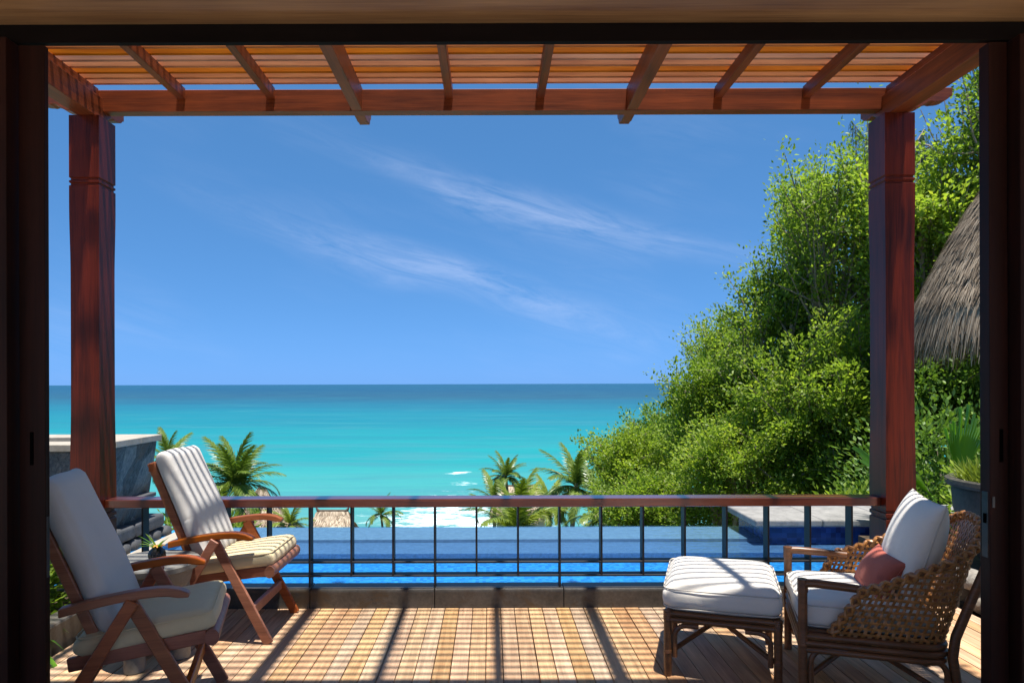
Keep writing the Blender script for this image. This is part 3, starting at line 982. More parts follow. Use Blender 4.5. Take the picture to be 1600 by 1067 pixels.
while yy_ > 3.06:
    link('slat', sl, pg, (random.uniform(-.01, .01), yy_ - 4.65, 3.508 + random.uniform(-.0012, .0012)))
    yy_ -= 0.083


def post_prof():
    """half width by height"""
    out = [(0.0, .100), (.585, .100), (.592, .092), (.600, .092), (.607, .100), (.628, .100), (.635, .092), (.643, .092), (.650, .100), (.74, .100)]
    for i in range(1, 9):
        a = i / 8
        out.append((.80 + a * .62, 0.100 - .0055 * (0.5 - 0.5 * math.cos(math.pi * a))))
    out.append((1.9, .0943))
    for i in range(0, 9):
        a = i / 8
        out.append((2.22 + a * .50, .0945 + .0055 * (0.5 - 0.5 * math.cos(math.pi * a))))
    out += [(2.822, .100), (2.829, .092), (2.837, .092), (2.844, .100), (2.856, .100), (2.863, .092), (2.871, .092), (2.878, .100), (3.29, .100)]
    return out


for xc in (-2.69, 2.722):
    pp = post_prof()
    mb = MB()
    v, f = [], []
    for z, hw in pp:
        c = 0.004
        for sx, sy in ((-1, -1), (1, -1), (1, 1), (-1, 1)):
            v.append((xc + sx * hw, 4.65 + sy * hw, z - (0.4 if z == 0 else 0)))
    n = len(pp)
    for i in range(n - 1):
        for k in range(4):
            k2 = (k + 1) % 4
            f.append((i * 4 + k, i * 4 + k2, (i + 1) * 4 + k2, (i + 1) * 4 + k))
    f += [(3, 2, 1, 0), tuple((n - 1) * 4 + k for k in range(4))]
    mb.add(v, f)
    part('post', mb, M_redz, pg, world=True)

# ------------------------------------------------------------------ railing
rl = thing('railing', 'dark metal railing with a red wooden handrail along the pool', 'railing', (0, 4.68, 0.12))
part('handrail', MB().box(-2.588, 2.62, 4.60, 4.745, 0.673, 0.730), M_rail, rl, 0.006, 2, world=True)
for z in (0.297, 0.205):
    part('crossbar', MB().box(-2.588, 2.62, 4.635, 4.715, z - 0.006, z + 0.006), M_metal, rl, 0.0015, 1, world=True)
sp_ = (at(1265, 850, 4.64).x - at(483, 850, 4.64).x) / 12
for i in range(-4, 15):
    x = at(483, 850, 4.64).x + i * sp_
    if x < -2.56 or x > 2.59:
        continue
    lo = 0.1305 if i % 3 == 0 else 0.199
    part('baluster', MB().box(x - 0.006, x + 0.006, 4.633, 4.717, lo, 0.6735), M_metal, rl, 0.0015, 1, world=True)


# ------------------------------------------------------------------ cushions
def cushion_mesh(name, lx, ly, lz, r, mat, crown=0.012, n=14, wr=0.0, seed=0, dome=1.0):
    """soft upholstered block, centred, thin along z"""
    hx, hy, hz = lx / 2, ly / 2, lz / 2
    bm = bmesh.new()
    bmesh.ops.create_cube(bm, size=2)
    bmesh.ops.subdivide_edges(bm, edges=bm.edges[:], cuts=n, use_grid_fill=True)
    rr = random.Random(seed)
    ph = [rr.uniform(0, 6.3) for _ in range(8)]
    rz = min(r, hz * 0.98)
    for v in bm.verts:
        p = v.co
        # denser towards the edges
        u, w_, t_ = [math.copysign(abs(c) ** 0.8, c) for c in p]
        q = Vector((u * hx, w_ * hy, t_ * hz))
        core = Vector((max(-hx + r, min(hx - r, q.x)), max(-hy + r, min(hy - r, q.y)), max(-hz + rz, min(hz - rz, q.z))))
        d = q - core
        if d.length > 1e-9:
            e = Vector((d.x / r, d.y / r, d.z / rz))
            m = max(abs(e.x), abs(e.y), abs(e.z))
            e = e.normalized() * m if m > 0 else e
            q = core + Vector((e.x * r, e.y * r, e.z * rz))
        bul = (1 - u ** 4) * (1 - w_ ** 4)
        q.z += (1 if t_ > 0 else -dome) * crown * bul * abs(t_)
        side = (1 - t_ * t_)
        q.x += u * 0.006 * side
        q.y += w_ * 0.006 * side
        if wr:
            q.z += wr * math.sin(9 * q.x + 5 * q.y + ph[0]) * math.sin(6 * q.y - 3 * q.x + ph[1]) * abs(t_)
            q.x += wr * .6 * math.sin(17 * q.y + ph[2]) * side
            q.y += wr * .6 * math.sin(19 * q.x + ph[3]) * side
        v.co = q
    me = bpy.data.meshes.new(name)
    bm.to_mesh(me)
    bm.free()
    me.shade_smooth()
    me.materials.append(mat)
    return me


def piping_mesh(name, lx, ly, z, r, mat, rad=0.0035, sag=0.0, inset=0.004):
    hx, hy = lx / 2 - inset, ly / 2 - inset
    pts = []
    for cx, cy, a0 in ((hx - r, hy - r, 0), (-hx + r, hy - r, 90), (-hx + r, -hy + r, 180), (hx - r, -hy + r, 270)):
        for k in range(7):
            a = R(a0 + k * 15)
            pts.append((cx + r * math.cos(a), cy + r * math.sin(a), z))
    # refine long runs
    out = []
    for i, p in enumerate(pts):
        q = pts[(i + 1) % len(pts)]
        d = math.dist(p, q)
        m = max(1, int(d / 0.05))
        for k in range(m):
            out.append(tuple(p[c] + (q[c] - p[c]) * k / m for c in range(3)))
    mb = MB().tube(out, rad, 6, closed=True)
    return mb.mesh(name, mat, smooth=True)


def pillow_mesh(name, lx, ly, lz, mat, n=26, seed=0, ear=0.05):
    rr = random.Random(seed)
    ph = [rr.uniform(0, 6.3) for _ in range(6)]
    v, f = [], []
    for s in (1, -1):
        o = len(v)
        for i in range(n + 1):
            for j in range(n + 1):
                u, w_ = -1 + 2 * i / n, -1 + 2 * j / n
                u, w_ = math.sin(u * math.pi / 2), math.sin(w_ * math.pi / 2)
                # edges pulled in between the corners
                x = u * lx / 2 * (1 - ear * (1 - w_ * w_) * u * u)
                y_ = w_ * ly / 2 * (1 - ear * (1 - u * u) * w_ * w_)
                th = ((1 - u * u) * (1 - w_ * w_)) ** 0.42
                z = s * lz / 2 * th
                z += s * 0.004 * th * math.sin(11 * x + 7 * y_ + ph[0]) + s * 0.003 * th * math.sin(23 * y_ - 9 * x + ph[1])
                v.append((x, y_, z))
        for i in range(n):
            for j in range(n):
                q = [o + i * (n + 1) + j, o + (i + 1) * (n + 1) + j, o + (i + 1) * (n + 1) + j + 1, o + i * (n + 1) + j + 1]
                f.append(tuple(q if s > 0 else q[::-1]))
    me = bpy.data.meshes.new(name)
    me.from_pydata(v, [], f)
    bm = bmesh.new()
    bm.from_mesh(me)
    bmesh.ops.remove_doubles(bm, verts=bm.verts, dist=1e-5)
    bm.to_mesh(me)
    bm.free()
    me.shade_smooth()
    me.materials.append(mat)
    edge = []
    for a, b, m in ((-1, -1, 0), (1, -1, 1), (1, 1, 2), (-1, 1, 3)):
        for k in range(16):
            t_ = -1 + 2 * k / 16
            u, w_ = [(t_, -1), (1, t_), (-t_, 1), (-1, -t_)][m]
            edge.append((u * lx / 2 * (1 - ear * (1 - w_ * w_) * u * u), w_ * ly / 2 * (1 - ear * (1 - u * u) * w_ * w_), 0))
    pm = MB().tube(edge, 0.004, 6, closed=True).mesh(name + '_piping', M_piping if mat is not M_red else M_red, smooth=True)
    return me, pm


# ------------------------------------------------------------------ teak recliners
def teak_chair(label, loc, rz):
    t = thing('recliner_chair', label, 'chair', loc, rz, 'teak recliners with grey cushions')
    HW = 0.275
    for s in (-1, 1):
        yb = s * HW
        # arms, gently bowed
        pr_t, pr_b = [], []
        for i in range(13):
            a = i / 12
            x = -0.255 + a * 0.49
            zc = 0.565 + 0.055 * math.sin(a * math.pi * 0.62) - 0.018 * max(0, a - 0.8) / 0.2
            th = 0.019 if i < 12 else 0.010
            pr_t.append((x, zc + th * 0.95))
            pr_b.append((x, zc - th))
        mb = MB().prism(pr_t + pr_b[::-1], 1, yb - 0.028, yb + 0.028)
        part('armrest', mb, M_teak, t, 0.007, 2)
        # legs crossing under the arm
        part('front_leg', MB().bar((0.0, yb - s * 0.004, 0.592), (0.318, yb - s * 0.004, -0.012), 0.024, 0.056, (1, 0, 0.5)), M_teak, t, 0.004, 1)
        part('rear_leg', MB().bar((0.02, yb + s * 0.0235, 0.592), (-0.345, yb + s * 0.0235, -0.012), 0.024, 0.052, (1, 0, -0.5)), M_teak, t, 0.004, 1)
        # seat rail and back rail
        part('seat_rail', MB().bar((-0.235, yb - s * 0.032, 0.335), (0.30, yb - s * 0.032, 0.402), 0.026, 0.058), M_teak, t, 0.006, 2)
        part('back_rail', MB().bar((-0.105, yb - s * 0.060, 0.345), (-0.388, yb - s * 0.060, 1.03), 0.026, 0.046, (1, 0, 0.4)), M_teak, t, 0.006, 2)
    # rounded front rail of the seat
    fr_ = MB()
    ax, az_ = 0.322, 0.402
    fr_.prism([(ax + 0.030 * math.cos(R(a)), az_ + 0.036 * math.sin(R(a))) for a in range(0, 360, 30)], 1, -0.272, 0.272)
    part('front_rail', fr_, M_teak, t, smooth=True)
    part('stretcher', MB().box(0.205, 0.232, -0.265, 0.265, 0.145, 0.205), M_teak, t, 0.004, 1)
    part('stretcher', MB().box(-0.215, -0.19, -0.29, 0.29, 0.21, 0.255), M_teak, t, 0.004, 1)
    part('back_top_rail', MB().bar((-0.383, -0.238, 1.005), (-0.383, 0.238, 1.005), 0.022, 0.05), M_teak, t, 0.004, 1)
    for i in range(5):
        a = (i + 0.5) / 5
        p0 = Vector((-0.21 + a * 0.49, 0, 0.345 + a * 0.061))
        part('seat_slat', MB().bar(p0 + Vector((0, -0.238, 0)), p0 + Vector((0, 0.238, 0)), 0.055, 0.016), M_teak, t, 0.003, 1)
    for i in range(6):
        a = (i + 0.5) / 6
        p0 = Vector((-0.125 - a * 0.245, 0, 0.39 + a * 0.59))
        part('back_slat', MB().bar(p0 + Vector((0, -0.21, 0)), p0 + Vector((0, 0.21, 0)), 0.014, 0.058, (-0.38, 0, 0.92)), M_teak, t, 0.003, 1)
    # cushions
    ang = math.atan2(0.067, 0.535)
    sc = link('seat_cushion', cushion_mesh('seat_cushion', 0.545, 0.52, 0.092, 0.038, M_cream, 0.012, 16, 0.005, 3), t, (0.060, 0, 0.433), (0, -ang, 0))
    link('piping', piping_mesh('piping', 0.545, 0.52, 0.039, 0.05, M_cream), sc)
    ang_b = math.atan2(0.685, 0.283)          # recline from the horizontal
    bc = link('back_cushion', cushion_mesh('back_cushion', 0.70, 0.485, 0.088, 0.042, M_grey, 0.010, 18, 0.0055, 9), t)
    c0 = Vector((-0.105, 0, 0.345)).lerp(Vector((-0.388, 0, 1.03)), 0.575) + Vector((0.92, 0, 0.38)) * 0.070
    bc.location = c0
    bc.rotation_euler = (0, math.pi - ang_b + math.pi, 0)
    # long axis must follow the back rail: local x -> (-0.38,0,0.92), local z -> (0.92,0,0.38)
    mrot = Matrix(((-0.3818, 0, 0.9242), (0, -1, 0), (0.9242, 0, 0.3818)))
    bc.rotation_euler = mrot.to_euler()
    return t


teak_chair('teak recliner in shade nearest the doorway, its grey back cushion without stripes', (-1.585, 3.125, 0.012), R(16))
teak_chair('teak recliner by the railing with sunlit stripes across its cushions', (-1.605, 4.245, 0.012), R(0))

# ------------------------------------------------------------------ side table with vase
tb = thing('side_table', 'round grey stone side table between the two recliners', 'table', (-1.845, 3.735, 0))
part('table_top', MB().lathe([(0.0001, 0.505), (0.235, 0.505), (0.245, 0.513), (0.245, 0.538), (0.238, 0.546), (0.0001, 0.546)], 48), M_conc, tb, smooth=True)
part('bowl', MB().lathe([(0.0001, 0.36), (0.12, 0.362), (0.165, 0.385), (0.195, 0.43), (0.21, 0.5045), (0.0001, 0.5045)], 40), M_conc, tb, smooth=True)
for a in (-100, 20, 140):
    x, y = 0.14 * math.cos(R(a)), 0.14 * math.sin(R(a))
    part('leg', MB().lathe([(0.050, 0.0), (0.055, 0.006), (0.050, 0.1), (0.047, 0.25), (0.05, 0.42)], 20, (x, y, 0)), M_conc, tb, smooth=True)
vs = thing('vase', 'small black ribbed vase on the round side table', 'vase', (-1.80, 3.70, 0.5462))
part('body', MB().lathe([(0.018, 0), (0.034, 0.008), (0.043, 0.028), (0.044, 0.043), (0.038, 0.063), (0.026, 0.074), (0.024, 0.079), (0.019, 0.076), (0.016, 0.07)], 40,
                        wob=lambda a, z: 1 + 0.03 * math.cos(20 * a)), M_vase, vs, smooth=True)
fl = thing('flower', 'green spiky leaves and orange blossom standing in the black vase', 'flower', (-1.80, 3.70, 0.615))


def strap(mb, base, direc, length, width, droop, seg=6, fold=0.25, taper=1.0):
    """a pointed strap leaf, folded along the midrib"""
    d = Vector(direc).normalized()
    side = d.cross(Vector((0, 0, 1)))
    if side.length < 1e-3:
        side = Vector((1, 0, 0))
    side.normalize()
    p = Vector(base)
    v, f = [], []
    for i in range(seg + 1):
        a = i / seg
        wv = width * (math.sin(min(1, a * 1.6 + 0.25) * math.pi / 2) * (1 - a ** 2.2) ** 0.8) * 0.5 + 0.0003
        nn = side.cross(d).normalized()
        v += [p - side * wv + nn * wv * fold, p, p + side * wv + nn * wv * fold]
        d = (d + Vector((0, 0, -droop / seg))).normalized()
        p = p + d * (length / seg)
    for i in range(seg):
        for k in range(2):
            f.append((i * 3 + k, i * 3 + k + 1, i * 3 + 4 + k, i * 3 + 3 + k))
    mb.add(v, f)


def tint_mesh(mb, name, mat, rng=None, smooth=True, val=None):
    me = mb.mesh(name, mat, smooth=False)
    if smooth:
        me.shade_smooth()
    a = me.attributes.new('tint', 'FLOAT', 'POINT')
    n = len(me.vertices)
    a.data.foreach_set('value', np.full(n, val if val is not None else 0.5, dtype=np.float32))
    return me


random.seed(5)
for i in range(11):
    az_ = random.uniform(0, 360) if i > 4 else 150 + i * 14
    mb = MB()
    strap(mb, (0, 0, 0), (math.cos(R(az_)), math.sin(R(az_)), random.uniform(.6, 1.6)), random.uniform(.08, .125), 0.016, 0.5)
    link('leaf', tint_mesh(mb, 'leaf', M_strap, val=random.uniform(.4, 1)), fl)
for i in range(9):
    az_ = i * 40
    mb = MB()
    strap(mb, (0.012, 0, 0.012), (math.cos(R(az_)), math.sin(R(az_)), 0.7), 0.042, 0.018, 0.9)
    link('petal', mb.mesh('petal', M_flower, smooth=True), fl)

# ------------------------------------------------------------------ wicker armchair and ottoman
CH = R(-18)


def wrap(mb, a, b, r, n=5):
    a, b = Vector(a), Vector(b)
    pts, rad = [], []
    for i in range(n):
        for q, k in ((.04, .955), (.25, 1.0), (.75, 1.0), (.96, .955)):
            pts.append(a.lerp(b, (i + q) / n))
            rad.append(r * k)
    mb.tube(pts, rad, 10)


def arc_bracket(mb, p, dx, dz, size, r, flat):
    """pole that climbs beside a leg, bends over and runs under the rail"""
    p = Vector(p)
    d = Vector(dx).normalized()
    pts = [p, p + Vector((0, 0, dz))]
    for k in range(1, 7):
        a = R(15 * k)
        pts.append(p + Vector((0, 0, dz)) + d * (size * (1 - math.cos(a))) + Vector((0, 0, size * math.sin(a))))
    pts.append(pts[-1] + d * flat)
    mb.tube(pts, r, 8)


ot = thing('ottoman', 'rattan ottoman with a thick white cushion in front of the armchair', 'ottoman', (1.254, 3.740, 0), CH)
OX, OY = 0.525 / 2, 0.62 / 2
for sx in (-1, 1):
    for sy in (-1, 1):
        lg = part('leg', MB().tube([(sx * OX, sy * OY, 0.0), (sx * OX, sy * OY, 0.02), (sx * OX, sy * OY, 0.335)], [0.017, 0.020, 0.020], 12), M_rattan, ot, smooth=True)
        for za, zb, rb, nb in ((.285, .338, .0225, 5), (.118, .135, .0215, 3)):
            mb = MB()
            wrap(mb, (sx * OX, sy * OY, za), (sx * OX, sy * OY, zb), rb, nb)
            part('binding', mb, M_rattan, lg, smooth=True)
        mb = MB()
        arc_bracket(mb, (sx * (OX - 0.034), sy * (OY - 0.003), 0.10), (-sx, 0, 0), 0.105, 0.058, 0.013, 0.06)
        part('bracket', mb, M_rattan, ot, smooth=True)
        mb = MB()
        arc_bracket(mb, (sx * (OX - 0.003), sy * (OY - 0.034), 0.10), (0, -sy, 0), 0.105, 0.058, 0.013, 0.09)
        part('bracket', mb, M_rattan, ot, smooth=True)
for z in (0.322, 0.291):
    for s in (-1, 1):
        part('rail', MB().tube([(-OX, s * OY, z), (OX, s * OY, z)], 0.0165, 10), M_rattan, ot, smooth=True)
        part('rail', MB().tube([(s * OX, -OY, z), (s * OX, OY, z)], 0.0165, 10), M_rattan, ot, smooth=True)
for s in (-1, 1):
    part('cross_brace', MB().tube([(-OX + .02, -s * (OY - .02), .125), (0, 0, .215 + s * .008), (OX - .02, s * (OY - .02), .125)], 0.0135, 8), M_rattan, ot, smooth=True)
part('seat_board', MB().box(-OX + .01, OX - .01, -OY + .01, OY - .01, 0.322, 0.338), M_rattan, ot)
oc = link('cushion', cushion_mesh('cushion', 0.565, 0.665, 0.125, 0.05, M_white, 0.028, 18, 0.004, 21), ot, (0, 0, 0.402))
link('piping', piping_mesh('piping', 0.565, 0.665, 0.047, 0.065, M_piping, inset=-0.001), oc)
link('piping', piping_mesh('piping', 0.565, 0.665, -0.047, 0.065, M_piping, inset=-0.001), oc)

# armchair, local frame: x from front to back, y from near to far side
ac = thing('wicker_armchair', 'wicker armchair with open woven sides and white cushions', 'armchair', (1.470, 3.235, 0), CH)
CW, CD = 0.675, 0.60
SEATZ = 0.30
for yb in (0.0, CW):
    s = 1 if yb == 0 else -1
    lg = part('front_leg', MB().tube([(0, yb, 0), (0, yb, 0.3), (0, yb, 0.562)], [0.020, 0.021, 0.021], 12), M_rattan, ac, smooth=True)
    for za, zb, rb in ((.515, .578, .0245), (.265, .335, .0235)):
        mb = MB()
        wrap(mb, (0, yb, za), (0, yb, zb), rb, 6)
        part('binding', mb, M_rattan, lg, smooth=True)
    part('arm', MB().tube([(-0.012, yb, 0.556), (0.05, yb, 0.560), (0.16, yb + s * -0.004, 0.556), (0.30, yb - s * 0.012, 0.548)], [0.021, .0205, 0.020, 0.018], 12), M_rattan, ac, smooth=True)
    part('back_leg', MB().tube([(CD + 0.075, yb + s * .03, 0.0), (CD + 0.035, yb + s * .03, 0.14), (CD + 0.018, yb + s * .03, 0.27), (CD + 0.03, yb + s * .03, 0.36), (CD + 0.175, yb + s * .0, 0.80)],
                               [.019, .021, .022, .021, .018], 12), M_rattan, ac, smooth=True)
    mb = MB()
    arc_bracket(mb, (0.034, yb, 0.085), (1, 0, 0), 0.10, 0.07, 0.013, 0.085)
    part('bracket', mb, M_rattan, ac, smooth=True)
    mb = MB()
    arc_bracket(mb, (CD - 0.005, yb + s * 0.02, 0.085), (-1, 0, 0), 0.10, 0.07, 0.013, 0.085)
    part('bracket', mb, M_rattan, ac, smooth=True)
# three stacked base poles bent round the back
rc = 0.10


def u_path(off=0.0, x0=0.0, z=0.0, n=7):
    pts = [(x0, -off, z), (CD * .45, -off, z)]
    for k in range(n):
        a = R(-90 + 90 * k / (n - 1))
        pts.append((CD - rc + (rc + off) * math.cos(a), rc + (rc + off) * math.sin(a), z))
    for k in range(n):
        a = R(90 * k / (n - 1))
        pts.append((CD - rc + (rc + off) * math.cos(a), CW - rc + (rc + off) * math.sin(a), z))
    pts += [(CD * .45, CW + off, z), (x0, CW + off, z)]
    return pts


for z, off in ((0.312, 0.0), (0.280, 0.004), (0.248, 0.0)):
    part('seat_rail', MB().tube(u_path(off, 0, z), 0.0165, 10), M_rattan, ac, smooth=True)
    part('seat_rail', MB().tube([(0, 0, z), (0, CW, z)], 0.0165, 10), M_rattan, ac, smooth=True)
for a, b in (((.02, .02, .11), (CD - .02, CW - .02, .11)), ((.02, CW - .02, .11), (CD - .02, .02, .11))):
    part('cross_brace', MB().tube([a, ((a[0] + b[0]) / 2, (a[1] + b[1]) / 2, .205 + (.008 if a[1] < .1 else -.008)), b], .0135, 8), M_rattan, ac, smooth=True)
part('seat_board', MB().box(.02, CD - .03, .02, CW - .02, .322, .336), M_rattan, ac)

# woven shell
path = [Vector(p) for p in u_path(0.0, 0.0, 0.0, 9)]
acc = [0]
for a, b in zip(path, path[1:]):
    acc.append(acc[-1] + (b - a).length)
LT = acc[-1]


def upt(s):
    s = max(0, min(LT, s))
    for i in range(len(path) - 1):
        if s <= acc[i + 1] + 1e-9:
            tt_ = (s - acc[i]) / max(1e-9, acc[i + 1] - acc[i])
            p = path[i].lerp(path[i + 1], tt_)
            d = (path[i + 1] - path[i]).normalized()
            return p, d
    return path[-1], (path[-1] - path[-2]).normalized()


def smst(a, b, x):
    t_ = max(0, min(1, (x - a) / (b - a)))
    return t_ * t_ * (3 - 2 * t_)


def rim_z(s):
    e = min(s, LT - s)
    return 0.545 + 0.305 * smst(0.16, 0.86, e) ** 1.15


def shell(s, t_):
    """point and outward normal on the woven shell: s along the U, t from seat rail to rim"""
    e = min(s, LT - s)
    sh = s
    # the front edge slants back as it rises
    lead = 0.115 + 0.13 * t_
    mid = LT / 2
    sh = mid + (s - mid) * (mid - lead) / mid
    p, d = upt(sh)
    nrm = Vector((d.y, -d.x, 0))
    z = 0.322 + (rim_z(sh) - 0.322) * t_
    back = smst(0.30, 0.80, min(sh, LT - sh))
    h = z - 0.322
    out = nrm * (0.014 * t_ + 0.02 * math.sin(t_ * math.pi / 2) * (1 - back)) + Vector((1, 0, 0)) * back * h * 0.33
    q = Vector((p.x, p.y, z)) + out
    return q, nrm


def ribbon(mb, pts, nrms, wds, wid, thk):
    v, f = [], []
    n = len(pts)
    for i in range(n):
        p, nn, wd = pts[i], nrms[i], wds[i]
        for a, b in ((-1, -.6), (0, -1), (1, -.6), (1, .6), (0, 1), (-1, .6)):
            v.append(p + wd * (a * wid / 2) + nn * (b * thk / 2))
    for i in range(n - 1):
        for k in range(6):
            k2 = (k + 1) % 6
            f.append((i * 6 + k, i * 6 + k2, (i + 1) * 6 + k2, (i + 1) * 6 + k))
    f += [tuple(range(6))[::-1], tuple((n - 1) * 6 + k for k in range(6))]
    mb.add(v, f)


NV = 53
mb = MB()
for i in range(NV):
    s = LT * (i + 0.5) / NV
    pts, nr, wd = [], [], []
    nj = 26
    for j in range(nj + 1):
        t_ = j / nj
        q, nn = shell(s, t_)
        q2, _ = shell(s + 0.005, t_)
        ph = -math.cos(math.pi * ((q.z - 0.343) / 0.029 + i + 1))
        pts.append(q + nn * 0.0036 * ph)
        nr.append(nn)
        wd.append((q2 - q).normalized())
    ribbon(mb, pts, nr, wd, 0.0150, 0.0045)
RP = 0.029
for j in range(19):
    zr = 0.343 + j * RP
    run = []
    for i in range(2 * NV + 1):
        s = LT * i / (2 * NV)
        lo_, hi_ = 0.0, 1.0
        if shell(s, 1.0)[0].z < zr + 0.004:
            continue
        for _ in range(18):
            md = (lo_ + hi_) / 2
            if shell(s, md)[0].z < zr:
                lo_ = md
            else:
                hi_ = md
        run.append((i, s, lo_))
    if len(run) < 4:
        continue
    pts, nr, wd = [], [], []
    for i, s, t_ in run:
        q, nn = shell(s, t_)
        q2, _ = shell(s, t_ + 0.03)
        ph = (1 if (i // 2 + j) % 2 else -1) if i % 2 else 0
        pts.append(q + nn * 0.0036 * ph)
        nr.append(nn)
        wd.append((q2 - q).normalized())
    ribbon(mb, pts, nr, wd, 0.0142, 0.0045)
part('woven_shell', mb, M_weave, ac, smooth=True, kind='stuff')
# braided rim: over the top and down both slanting front edges
rimp = [shell(0, t_)[0] for t_ in np.linspace(0, 1, 9)[:-1]]
rimp += [shell(LT * k / 60, 1.0)[0] for k in range(61)]
rimp += [shell(LT, t_)[0] for t_ in np.linspace(1, 0, 9)[1:]]
cum = [0]
for a, b in zip(rimp, rimp[1:]):
    cum.append(cum[-1] + (b - a).length)
NB = 420
core, frames = [], []
for k in range(NB + 1):
    s = cum[-1] * k / NB
    i = min(len(rimp) - 2, max(0, next((q for q in range(len(cum) - 1) if cum[q + 1] >= s - 1e-9), len(cum) - 2)))
    core.append(rimp[i].lerp(rimp[i + 1], (s - cum[i]) / max(1e-9, cum[i + 1] - cum[i])))
core = [sum(core[max(0, k - 5):k + 6], Vector()) / len(core[max(0, k - 5):k + 6]) for k in range(NB + 1)]
part('rim_core', MB().tube(core[::4], 0.0125, 8), M_rattan, ac, smooth=True)
TURN = 0.105
for sgn in (1, -1):
    for ph0 in (0.0, math.pi):
        pts = []
        for k in range(NB + 1):
            tg = (core[min(k + 1, NB)] - core[max(k - 1, 0)]).normalized()
            u = Vector((0, 0, 1)) - tg * tg.z
            u = u.normalized() if u.length > .05 else Vector((1, 0, 0))
            b = tg.cross(u)
            th = sgn * 2 * math.pi * cum[-1] * k / NB / TURN + ph0
            rr_ = 0.0135 + 0.0022 * math.cos(2 * th + (0 if sgn > 0 else math.pi / 2))
            pts.append(core[k] + (u * math.cos(th) + b * math.sin(th)) * rr_)
        part('rim_strand', MB().tube(pts, 0.0088, 6), M_weave, ac, smooth=True)
# seat cushion and loose pillows
sc = link('seat_cushion', cushion_mesh('seat_cushion', 0.575, 0.615, 0.125, 0.05, M_white, 0.02, 18, 0.004, 27), ac, (0.275, CW / 2, 0.398))
link('piping', piping_mesh('piping', 0.575, 0.615, 0.047, 0.065, M_piping, inset=-0.001), sc)
link('piping', piping_mesh('piping', 0.575, 0.615, -0.047, 0.065, M_piping, inset=-0.001), sc)


def place_pillow(name, label, cat, pos, tilt, rz, lx, ly, lz, mat, seed, ear, yaw=0.0):
    me, pm = pillow_mesh(name, lx, ly, lz, mat, seed=seed, ear=ear)
    o = link(name, me, None)
    # pillow local: x up along the rest, y across, z out towards the sitter
    st, ct = math.sin(tilt), math.cos(tilt)
    b = Matrix.Rotation(rz + yaw, 4, 'Z') @ Matrix(((st, 0, -ct, 0), (0, 1, 0, 0), (ct, 0, st, 0), (0, 0, 0, 1)))
    o.matrix_world = Matrix.Translation(pos) @ b
    tag(o, label, cat)
    link('piping', pm, o)
    return o


def ch_world(x, y, z):
    c, s = math.cos(CH), math.sin(CH)
    return Vector((1.470 + x * c - y * s, 3.235 + x * s + y * c, z))


place_pillow('back_pillow', 'large white pillow leaning on the back of the wicker armchair', 'pillow', ch_world(0.535, CW / 2 + .01, 0.695), R(17), CH, 0.50, 0.56, 0.20, M_white, 4, 0.05)
place_pillow('lumbar_pillow', 'small coral red pillow on the wicker armchair seat', 'pillow', ch_world(0.385, CW / 2 - 0.02, 0.555), R(32), CH, 0.23, 0.40, 0.12, M_red, 8, 0.09, R(6))


# ------------------------------------------------------------------ vegetation
def unit(v):
    return v / np.maximum(np.linalg.norm(v, axis=-1, keepdims=True), 1e-9)


def leaves_mesh(name, pos, dirs, size, mat, rng, aspect=0.56, fold=0.3, tint=None):
    """pointed leaves: base, two edges, tip; each a pair of triangles folded on the midrib"""
    n = len(pos)
    d = unit(dirs)
    rnd = unit(rng.normal(size=(n, 3)) * 0.55 + np.array([0, 0, 1.0]))
    s = unit(np.cross(d, rnd))
    nn = np.cross(s, d)
    L = (size * rng.uniform(0.65, 1.25, n))[:, None]
    W = L * aspect * 0.5
    v = np.empty((n, 4, 3))
    v[:, 0] = pos
    v[:, 1] = pos + d * L * 0.45 + s * W + nn * W * fold
    v[:, 2] = pos + d * L
    v[:, 3] = pos + d * L * 0.45 - s * W + nn * W * fold
    i = np.arange(n)[:, None] * 4
    tris = np.concatenate([i + np.array([[0, 1, 2]]), i + np.array([[0, 2, 3]])], 1).reshape(-1, 3)
    if tint is None:
        tint = rng.beta(2.2, 2.6, n)
    return np_mesh(name, v.reshape(-1, 3), None, tris, mat, np.repeat(tint, 4))


def tubes_np(segs, sides=5):
    """many tapered tubes at once: list of (points[k,3], radii[k])"""
    mb = MB()
    for pts, rad in segs:
        mb.tube(pts, rad, sides)
    return mb


